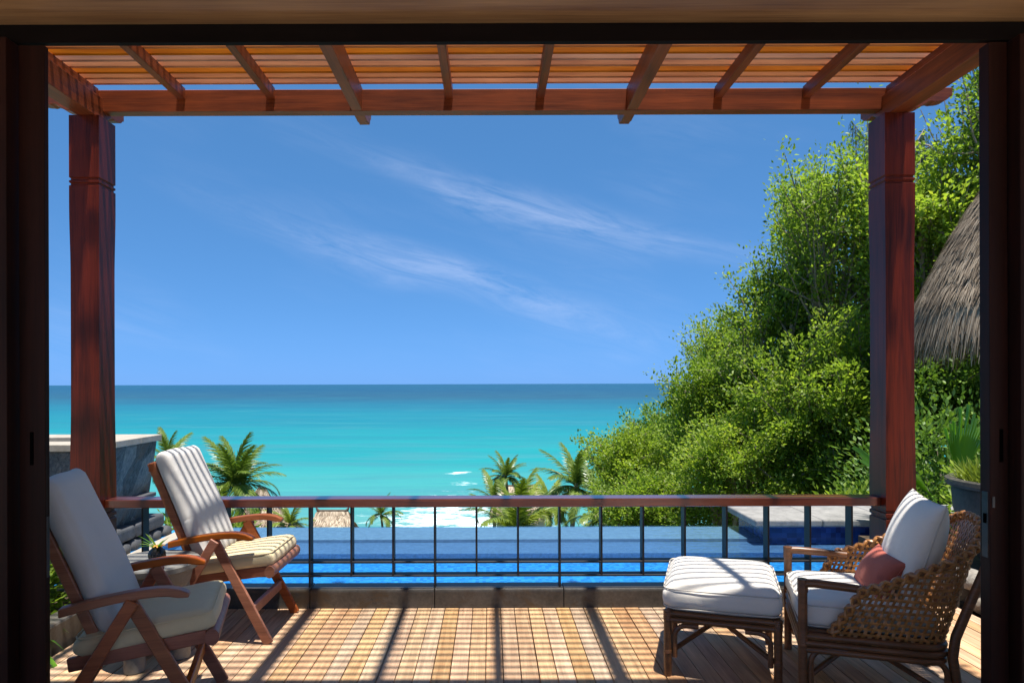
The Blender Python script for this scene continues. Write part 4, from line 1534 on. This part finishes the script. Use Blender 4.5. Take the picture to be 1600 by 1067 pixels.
def broadleaf(name, label, cat, base, centre, rad, nleaf, lsize, mat, seed, group, n_limb=7, n_sub=7, trunk_r=0.12, clump=0.30, openness=0.0, trunk=True):
    rng = np.random.default_rng(seed)
    base = np.array(base, float)
    centre = np.array(centre, float)
    rad = np.array(rad, float)
    root = thing(name, label, cat, tuple(base), 0, group)
    B = np.zeros(3)
    C = centre - base
    segs = []
    fork = B * 0.62 + C * 0.38 + rng.normal(size=3) * 0.12
    fork[2] = min(fork[2], C[2] - rad[2] * 0.55)
    mid = (B + fork) / 2 + rng.normal(size=3) * np.array([.12, .12, 0])
    trunk_seg = ([B - [0, 0, .3], mid, fork], [trunk_r * 1.25, trunk_r, trunk_r * 0.85])
    cl, cd = [], []
    for i in range(n_limb):
        a = 2 * math.pi * (i + rng.uniform(-.3, .3)) / n_limb
        e = rng.uniform(-0.25, 1.25)
        u = np.array([math.cos(a) * math.cos(e), math.sin(a) * math.cos(e), math.sin(e)])
        lr = rng.uniform(0.72, 1.14)
        end = C + u * rad * rng.uniform(0.45, 0.62) * lr
        k1 = fork * 0.6 + end * 0.4 + rng.normal(size=3) * 0.15 - np.array([0, 0, .1])
        segs.append(([fork, k1, end], [trunk_r * .66, trunk_r * .48, trunk_r * .30]))
        for j in range(n_sub):
            v = unit((u * 0.75 + rng.normal(size=3) * 0.62)[None])[0]
            tip = C + v * rad * rng.uniform(0.62, 1.04) * lr * (1.16 if j % 5 == 0 else 1.0)
            st = k1 * (1 - (j + .6) / n_sub) + end * ((j + .6) / n_sub)
            m = (st + tip) / 2 + rng.normal(size=3) * 0.10 + np.array([0, 0, .06])
            segs.append(([st, m, tip], [trunk_r * .24, trunk_r * .16, trunk_r * .06]))
            for q in (0.45, 0.65, 0.83, 1.0):
                pt = st * (1 - q) + tip * q + (m - (st + tip) / 2) * math.sin(q * math.pi)
                cl.append(pt)
                cd.append(unit((tip - st)[None])[0])
    cl = np.array(cl)
    cd = np.array(cd)
    nc = len(cl)
    wgt = rng.uniform(0.5, 1.5, nc)
    cnt = np.maximum(3, (nleaf * wgt / wgt.sum()).astype(int))
    idx = np.repeat(np.arange(nc), cnt)
    n = len(idx)
    csz = (clump * rng.uniform(0.7, 1.3, nc))[idx][:, None]
    g = rng.normal(size=(n, 3))
    off = g * np.array([1, 1, 0.55]) * csz * 0.56
    # stretch along the twig so the outline breaks up into sprays
    off += cd[idx] * (rng.uniform(-1, 1, (n, 1)) * csz * 1.0)
    pos = cl[idx] + off
    dirs = unit(off) * 0.6 + cd[idx] * 0.5 + rng.normal(size=(n, 3)) * 0.55 + np.array([0, 0, 0.05])
    tint = np.clip(rng.beta(2.2, 2.6, n) + (rng.uniform(-.14, .14, nc))[idx], 0, 1)
    link('crown', leaves_mesh('crown', pos, dirs, lsize, mat, rng, tint=tint), root)
    if trunk:
        link('trunk', tubes_np([trunk_seg], 9).mesh('trunk', M_bark, smooth=True), root)
        link('branches', tubes_np(segs, 5).mesh('branches', M_bark, smooth=True), root)
    return root


G_T = 'broadleaf trees on the slope'
# (px, py of crown centre, distance, crown radii in px (x, z), leaves, leaf length, material, label)
TREES = [
    (1450, 395, 13.5, 135, 165, 52899, 0.098, M_leafA, 'tall tree with glossy leaves right behind the red post, above the thatched roof'),
    (1575, 200, 13.0, 95, 165, 23000, 0.094, M_leafA, 'leafy tree top cut off by the door frame in the upper corner'),
    (1320, 370, 15.5, 100, 170, 34500, 0.090, M_leafA, 'airy tall tree crown touching the red post, bare twigs showing'),
    (1220, 530, 17.0, 98, 125, 39100, 0.090, M_leafA, 'rounded tree crown half way down the tree slope'),
    (1300, 610, 15.0, 150, 140, 50599, 0.090, M_leafA, 'broad shady tree filling the slope beside the red post'),
    (1118, 650, 18.5, 92, 88, 39100, 0.090, M_leafC, 'rounded light green tree whose top meets the horizon'),
    (1170, 735, 15.5, 130, 90, 41400, 0.082, M_leafA, 'low spreading tree above the handrail, in the middle of the slope'),
    (988, 730, 21.0, 80, 62, 32199, 0.094, M_leafC, 'yellow green round tree nearest the open sea'),
    (1020, 795, 17.0, 100, 52, 29899, 0.082, M_leafA, 'bushy tree right behind the overflowing pool edge'),
    (1345, 740, 14.0, 110, 85, 34500, 0.082, M_leafA, 'low leafy tree behind the pale pool ledge'),
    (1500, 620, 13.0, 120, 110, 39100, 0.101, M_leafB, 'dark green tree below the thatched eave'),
    (1135, 560, 24.0, 70, 75, 18400, 0.101, M_leafA, 'smaller tree behind, its top breaking the skyline above the sea'),
    (1265, 330, 21.0, 55, 80, 13799, 0.101, M_leafA, 'thin tree top behind, reaching into the sky left of the post'),
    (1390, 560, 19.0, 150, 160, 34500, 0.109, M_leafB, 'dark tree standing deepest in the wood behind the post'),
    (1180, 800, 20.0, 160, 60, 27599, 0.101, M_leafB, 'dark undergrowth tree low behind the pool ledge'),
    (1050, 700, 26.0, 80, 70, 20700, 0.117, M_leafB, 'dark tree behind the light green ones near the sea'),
]
for i, (px, py, d, rx, rz, nl, ls, mt, lab) in enumerate(TREES):
    nl, ls = int(nl * (0.46 if i in (0, 1, 2, 12) else 0.66)), ls * 1.12
    c = at(px, py, d)
    r_x, r_z = rx / F * d, rz / F * d
    bx, by = c.x + random.uniform(-.4, .4), c.y + random.uniform(-.2, .5)
    bz = float(ground_z(bx, by))
    broadleaf('broadleaf_tree', lab, 'tree', (bx, by, bz), c, (r_x, min(r_x * 1.05, 2.6), r_z), nl, ls, mt, 100 + i, G_T,
              n_limb=10, n_sub=12, trunk_r=0.10 + 0.012 * r_z, clump=0.19 + 0.035 * r_x)

# feathery tree with hanging twigs behind the post top
c = at(1420, 235, 17.5)
rng = np.random.default_rng(77)
bz = float(ground_z(c.x, c.y))
wt = thing('feathery_tree', 'grey green feathery tree with hanging twigs behind the post top', 'tree', (c.x, c.y, bz))
segs = []
pos, dirs = [], []
C = np.array([0, 0, c.z - bz])
for i in range(13):
    a = rng.uniform(0, 6.28)
    st = np.array([0, 0, C[2] - rng.uniform(-.6, 1.8)])
    tip = C + np.array([math.cos(a) * rng.uniform(.6, 1.4), math.sin(a) * 1.1, rng.uniform(-.9, 1.3)])
    m = (st + tip) / 2 + np.array([0, 0, .25])
    segs.append(([st, m, tip], [.04, .025, .01]))
    for q in np.linspace(.35, 1.0, 16):
        p = st * (1 - q) ** 2 + 2 * m * q * (1 - q) + tip * q * q
        for _ in range(5):
            h = rng.uniform(.25, .7)
            drift = rng.normal(size=3) * np.array([.12, .12, .02])
            for z in np.linspace(0, 1, 10):
                pos.append(p + drift * z + np.array([0, 0, -h * z]))
                dirs.append(rng.normal(size=3) * .35 + np.array([0, 0, -1.0]))
link('crown', leaves_mesh('crown', np.array(pos), np.array(dirs), 0.13, M_wisp, rng, aspect=0.12), wt)
link('trunk', tubes_np([([np.zeros(3), C * .5 + [.2, 0, 0], C + [0, 0, .8]], [.16, .1, .03])], 8).mesh('trunk', M_bark, smooth=True), wt)
link('branches', tubes_np(segs, 5).mesh('branches', M_bark, smooth=True), wt)


# ------------------------------------------------------------------ palms
def frond_mesh(name, length, droop, mat, seed, nleaf=60, lw=0.06, ll=0.72):
    """feather frond along +x: arched rachis with folded leaflets"""
    rr = random.Random(seed)
    mb = MB()
    pts = []
    p, a = Vector((0, 0, 0)), R(8)
    n = 16
    for i in range(n + 1):
        pts.append(p.copy())
        a -= droop / n * (0.5 + i / n)
        p = p + Vector((math.cos(a), 0, math.sin(a))) * (length / n)
    mb.tube(pts, [0.028 * (1 - i / n * .85) * (length / 3) for i in range(n + 1)], 5)
    nv0 = len(mb.v)
    tints = [0.75] * nv0
    for i in range(nleaf):
        t_ = 0.10 + 0.90 * i / (nleaf - 1)
        k = min(n - 1, int(t_ * n))
        q = pts[k].lerp(pts[k + 1], t_ * n - k)
        tg = (pts[k + 1] - pts[k]).normalized()
        up = Vector((-tg.z, 0, tg.x))
        env = math.sin(math.pi * min(1, (t_ * .82 + .16))) ** 0.55
        for s in (-1, 1):
            L = ll * length / 3 * env * rr.uniform(.85, 1.1) + 0.05
            d = (tg * (0.55 + .5 * t_) + Vector((0, s, 0)) * rr.uniform(.75, 1.0) + up * rr.uniform(.12, .42)).normalized()
            wv = lw * length / 3 * (0.6 + .5 * env)
            v, f = [], []
            pp = q.copy()
            sd = d.cross(up)
            sd.normalize()
            m = 3
            for j in range(m + 1):
                b = j / m
                hw = wv * (1 - b ** 1.6) * .5 + .001
                v += [pp - sd * hw, pp + sd * hw]
                d = (d + Vector((0, 0, -0.30 - .25 * b)) * rr.uniform(.7, 1.3)).normalized()
                pp = pp + d * (L / m)
            for j in range(m):
                f.append((2 * j, 2 * j + 1, 2 * j + 3, 2 * j + 2))
            tv = rr.uniform(.1, .8)
            tints += [tv] * len(v)
            mb.add(v, f)
    me = mb.mesh(name, mat)
    at_ = me.attributes.new('tint', 'FLOAT', 'POINT')
    at_.data.foreach_set('value', np.array(tints, dtype=np.float32))
    return me


FR = {}
for key, mt in (('g', M_palm), ('y', M_palmy)):
    FR[key] = [frond_mesh('frond', 3.0, dr, mt, sd) for dr, sd in ((0.7, 1), (1.15, 2), (1.7, 3), (2.2, 4))]


def palm(label, px, py, d, flen, n=17, key='g', seed=0, lean=0.0, up=0.5, sprd=1.0):
    rr = random.Random(seed)
    c = at(px, py, d)
    gz = float(ground_z(c.x, c.y))
    root = thing('palm_tree', label, 'palm', (c.x + lean, c.y, gz), 0, 'coconut palms down the slope')
    H = max(0.4, c.z - gz)
    pts = [(0, 0, -.2), (-lean * .25, 0, H * .35), (-lean * .7, 0, H * .75), (-lean, 0, H)]
    part('trunk', MB().tube(pts, [.17, .13, .115, .11], 9), M_palmbark, root, smooth=True)
    part('heart', MB().lathe([(.06, -.25), (.15, -.05), (.13, .12), (.04, .35)], 10, (-lean, 0, H)), M_palmbark, root, smooth=True)
    for i in range(n):
        a = 2 * math.pi * (i * 0.381966 * 1.0) + rr.uniform(-.2, .2)
        lvl = i / n
        e = R(78 - 95 * lvl ** 0.9 * sprd) + rr.uniform(-.12, .12)
        vi = 0 if lvl < .22 else (1 if lvl < .5 else (2 if lvl < .8 else 3))
        sc = flen / 3.0 * rr.uniform(.85, 1.1)
        o = link('frond', FR[key][vi], root, (-lean, 0, H + .1))
        q = Quaternion((0, 0, 1), a) @ Quaternion((0, 1, 0), -e) @ Quaternion((1, 0, 0), rr.uniform(-.35, .35))
        o.rotation_mode = 'QUATERNION'
        o.rotation_quaternion = q
        o.scale = (sc, sc, sc)
    return root


palm('tall green palm rising behind the striped recliner', 368, 762, 36, 2.9, 27, 'g', 1, .6)
palm('palm whose top shows just past the slate wall corner', 262, 722, 30, 1.6, 16, 'g', 2)
palm('small palm standing alone by the surf, seen under the handrail', 595, 806, 70, 2.7, 14, 'g', 3, .3, sprd=1.15)
palm('dark palm standing out against the surf above the handrail', 790, 748, 52, 2.1, 22, 'g', 4, .5)
palm('bright yellow green palm low behind the pool edge', 805, 838, 26, 2.5, 20, 'y', 5, .2)
palm('palm with upright fronds beside the yellow green tree', 900, 765, 34, 2.5, 20, 'g', 6, -.4)
palm('small bright palm beside the steep thatched hut', 452, 822, 48, 2.2, 14, 'y', 7)
palm('low palm tucked under the dark palm by the small roof', 772, 785, 44, 2.1, 14, 'g', 8)
palm('palm with drooping fronds in front of the bushy tree', 940, 815, 24, 1.9, 15, 'g', 9)
palm('light green palm between the small roof and the yellow green tree', 858, 800, 38, 2.1, 18, 'y', 10)
palm('low palm behind the striped recliner legs of the slope', 330, 830, 26, 1.9, 14, 'y', 12)


# ------------------------------------------------------------------ thatch
def thatch_roof(root, half, z0, z1, ridge, n, ln, wd, seed, concave=0.0, rnd=0.0):
    """hipped roof of straw: half sizes at the eave, ridge half length along x; local coordinates"""
    rng = np.random.default_rng(seed)
    hx, hy = half

    def surf(a, t):
        """a: angle round the roof, t: 0 eave .. 1 ridge"""
        ca, sa = np.cos(a), np.sin(a)
        k = 1.0 / np.maximum(np.abs(ca), np.abs(sa))
        k = k * (1 - rnd) + rnd
        s = (1 - t) ** (1 + concave)
        x = ca * k * (hx * s + ridge * (1 - s))
        y = sa * k * (hy * s + 0.04 * (1 - s))
        return np.stack([x, y, z0 + (z1 - z0) * t], -1)
    # under layer
    na, nt = 48, 8
    aa, tt_ = np.meshgrid(np.linspace(0, 2 * math.pi, na, endpoint=False), np.linspace(0, 1, nt))
    v = surf(aa.ravel(), tt_.ravel())
    f = []
    for i in range(nt - 1):
        for k in range(na):
            f.append((i * na + k, i * na + (k + 1) % na, (i + 1) * na + (k + 1) % na, (i + 1) * na + k))
    link('roof', np_mesh('roof', v * np.array([.985, .985, 1]) + np.array([0, 0, -.03]), np.array(f), None, M_thatchb), root)
    a = rng.uniform(0, 2 * math.pi, n)
    t = rng.uniform(-0.02, 1.0, n) ** 1.15
    t = np.floor(t * 9) / 9 * 0.5 + t * 0.5
    t = np.clip(t, 0, 1)
    p1 = surf(a, np.minimum(1, t + ln / (z1 - z0) * 0.8))
    p0 = surf(a, t)
    d = unit(p0 - p1)
    side = unit(np.cross(d, np.array([0, 0, 1.0]) + 1e-3))
    nrm = np.cross(side, d)
    nrm = np.where(nrm[:, 2:3] < 0, -nrm, nrm)
    L = (ln * rng.uniform(.6, 1.3, n))[:, None]
    lift = rng.uniform(0.0, .05, n)[:, None] * ln / .3
    yaw = rng.normal(size=n)[:, None] * .10
    w_ = (wd * rng.uniform(.5, 1.4, n))[:, None]
    top = p1 + nrm * .012
    bot = top + (d + side * yaw) * L + nrm * lift
    # ragged eave: the lowest straws hang loose
    low = (t < 0.10)[:, None]
    hang = np.stack([rng.normal(size=n) * .12, rng.normal(size=n) * .12, -np.ones(n)], 1) * L * rng.uniform(.35, 1.15, n)[:, None]
    bot = np.where(low, p0 + (bot - p0) * .25 + hang, bot)
    m = (top + bot) / 2 + nrm * lift * .3
    v = np.stack([top - side * w_ / 2, top + side * w_ / 2, m + side * w_ / 2, m - side * w_ / 2, bot + side * w_ * .25, bot - side * w_ * .25], 1).reshape(-1, 3)
    i = np.arange(n)[:, None] * 6
    q = np.concatenate([i + np.array([[0, 1, 2, 3]]), i + np.array([[3, 2, 4, 5]])], 1).reshape(-1, 4)
    o = link('thatch', np_mesh('thatch', v, q, None, M_thatch, np.repeat(rng.beta(2, 2, n), 6)), root)
    o['kind'] = 'stuff'


def hut(label, px, py, d, half, h, ridge, n, seed, concave=.1, horns=True, key=None):
    """py: the pixel row of the roof ridge"""
    c = at(px, py, d)
    gz = float(ground_z(c.x, c.y))
    root = thing('thatched_hut', label, 'hut', (c.x, c.y, gz), 0, 'thatched huts down the slope')
    z1 = c.z - gz
    z0 = z1 - h
    thatch_roof(root, half, z0, z1, ridge, n, .55, .10, seed, concave)
    part('wall', MB().box(-half[0] * .78, half[0] * .78, -half[1] * .78, half[1] * .78, -1.0, z0 + .25), M_plaster, root)
    if horns:
        for s in (-1, 1):
            part('ridge_horn', MB().tube([(s * (ridge - .25), 0, z1 - .1), (s * (ridge + .02), 0, z1 + .08), (s * (ridge + .16), 0, z1 + .36)], [.13, .12, .05], 8), M_thatchb, root, smooth=True)
    part('ridge', MB().tube([(-ridge, 0, z1), (ridge, 0, z1)], .10, 8), M_thatchb, root, smooth=True)
    return root


hut('thatched hut with horned ridge ends, seen under the handrail', 519, 797, 58, (2.2, 2.2), 2.3, 1.25, 5000, 1, .35)
hut('steep thatched hut roof behind the tall palm', 408, 762, 50, (3.9, 3.2), 4.6, .25, 7000, 2, .25, False)
hut('thatched hut behind the dark palm, only its ridge showing', 812, 759, 60, (2.6, 2.4), 2.2, 1.4, 5000, 3, .3)

# pavilion with the big shaggy thatch at the right
pc = at(1432, 540, 9.0)
PVX = 666 / F * 9.6 + 2.38
pv = thing('thatched_pavilion', 'shaggy grey thatched pavilion roof beyond the wicker armchair', 'pavilion', (PVX, 9.6, float(ground_z(PVX, 9.6))))
gz = pv.location.z
thatch_roof(pv, (2.2, 2.2), 2.17 - gz, 5.2 - gz, .12, 60000, .36, .0105, 9, -.45, 1.0)
for sx in (-1, 1):
    for sy in (-1, 1):
        part('post', MB().tube([(sx * .8, sy * .8, -.3), (sx * .8, sy * .8, 2.6 - gz)], .09, 10), M_bark, pv, smooth=True)

# ------------------------------------------------------------------ pot, fan palm, bed plants
pt = thing('plant_pot', 'large dark glazed pot behind the wicker armchair', 'pot', (3.97, 5.05, 0.10))
part('body', MB().lathe([(.24, 0), (.30, .05), (.42, .25), (.475, .45), (.485, .58), (.475, .61), (.47, .62)], 48), M_pot, pt, smooth=True)
part('rim', MB().lathe([(.47, .615), (.515, .622), (.53, .645), (.525, .672), (.50, .682), (.455, .675), (.44, .63), (.44, .56)], 48), M_pot, pt, smooth=True)
part('soil', MB().lathe([(.0001, .57), (.442, .57), (.442, .585), (.0001, .60)], 32), M_soil, pt)
rng = np.random.default_rng(3)
n = 2600
r_ = np.sqrt(rng.uniform(0, 1, n)) * .43
a_ = rng.uniform(0, 6.28, n)
pos = np.stack([r_ * np.cos(a_), r_ * np.sin(a_), rng.uniform(-.02, .10, n)], 1)
dirs = np.stack([np.cos(a_) * .35, np.sin(a_) * .35, np.ones(n)], 1) + rng.normal(size=(n, 3)) * .45
o = link('pot_grass', leaves_mesh('pot_grass', pos, dirs, .15, M_grass, rng, aspect=.11), None, (3.97, 5.05, .68))
tag(o, 'yellow green tufted grass filling the large pot', 'grass', kind='stuff')


def fan_leaf(mb, base, direc, stalk, rad, arc, droop, pleats=15, split=.62):
    base, d = Vector(base), Vector(direc).normalized()
    side = d.cross(Vector((0, 0, 1))).normalized()
    nn = side.cross(d).normalized()
    hub = base + d * stalk
    mb.tube([base, base.lerp(hub, .5) + nn * .01, hub], [.012, .010, .008], 6)
    for k in range(pleats):
        a0 = -arc / 2 + arc * k / pleats
        a1 = a0 + arc / pleats
        am = (a0 + a1) / 2
        v = [hub]
        rl_ = 0.9 + 0.16 * math.sin(k * 2.7 + arc * 9)
        for fr_, wd in ((split, 1.0), (rl_, 0.10)):
            for a, h in ((am - (am - a0) * wd, 0), (am, .034), (am + (a1 - am) * wd, 0)):
                q = hub + (d * math.cos(a) + side * math.sin(a)) * rad * fr_ * (1 - .25 * (am / (arc / 2)) ** 2) + nn * (h * fr_ - droop * fr_ * fr_ * rad)
                v.append(q)
        mb.add(v, [(0, 1, 2), (0, 2, 3), (1, 4, 5, 2), (2, 5, 6, 3)])


fp_c = at(1497, 800, 6.6)
fp = thing('fan_palm', 'young fan palm with one broad pleated leaf behind the large pot', 'plant', (4.13, 6.1, .12))
for i, (dr, stalk, rad, arc, dp, tv) in enumerate((
        ((.02, -.10, 1), .50, .66, R(52), .05, .8), ((-.55, -.25, .75), .50, .55, R(22), .40, .95), ((-.75, -.2, .42), .52, .60, R(26), .30, .95),
        ((-.45, .1, .5), .35, .75, R(70), .10, .10), ((.6, -.1, .6), .5, .6, R(60), .15, .35), ((-.35, -.5, .16), .42, .42, R(50), .20, .85), ((.15, -.7, .35), .45, .42, R(50), .25, .9))):
    mb = MB()
    fan_leaf(mb, (0, 0, 0), dr, stalk, rad, arc, dp)
    link('fan_leaf', tint_mesh(mb, 'fan_leaf', M_strap, val=tv, smooth=False), fp)


def shrub(label, cx, cy, cz, r, n, ls, mat, seed, hz=.8):
    rng = np.random.default_rng(seed)
    root = thing('shrub', label, 'shrub', (cx, cy, cz))
    m = 60
    u = unit(rng.normal(size=(m, 3))) * rng.uniform(.5, 1.0, (m, 1))
    u[:, 2] = np.abs(u[:, 2])
    cl = u * np.array([r, r, r * hz * 1.6])
    idx = rng.integers(0, m, n)
    off = rng.normal(size=(n, 3)) * r * .17
    pos = cl[idx] + off
    dirs = unit(off) + unit(cl[idx]) * .7 + rng.normal(size=(n, 3)) * .4
    link('foliage', leaves_mesh('foliage', pos, dirs, ls, mat, rng, aspect=.5), root)
    segs = [([np.zeros(3), c_ * .5 + [0, 0, .05], c_ * .95], [.012, .008, .003]) for c_ in cl[::2]]
    link('stems', tubes_np(segs, 4).mesh('stems', M_bark), root)
    return root


shrub('glossy dark shrub behind the fan palm', 5.6, 8.4, -.5, 1.2, 9000, .085, M_leafB, 1, .85)
shrub('bright leafed shrub between the post and the fan palm', 4.22, 7.9, -.6, .6, 3500, .075, M_leafC, 2, .9)
shrub('small bright shrub beside the fan palm, cut off by the door leaf', 4.42, 6.05, .12, .36, 1300, .075, M_leafC, 3, 1.2)
shrub('low green shrub beyond the pool end ledge', -3.15, 7.5, -.7, .62, 4500, .07, M_leafC, 4, .8)
shrub('variegated shrub in the bed behind the nearest recliner', -3.0, 4.3, .08, .34, 1400, .075, M_leafA, 5, .9)
random.seed(41)
for j, (cx, cy, n, lab) in enumerate(((-2.72, 3.72, 15, 'strap leaved plant spilling over the edging beside the nearest recliner'),)):
    ag = thing('strap_leaf_plant', lab, 'plant', (cx, cy, .10))
    for i in range(n):
        a = 2 * math.pi * i * .382 + random.uniform(-.2, .2)
        mb = MB()
        strap(mb, (0, 0, 0), (math.cos(a), math.sin(a), random.uniform(.5, 1.5)), random.uniform(.40, .62), .05, random.uniform(1.4, 2.3), 9, .2)
        link('leaf', tint_mesh(mb, 'leaf', M_strap, val=random.uniform(.3, .9)), ag)
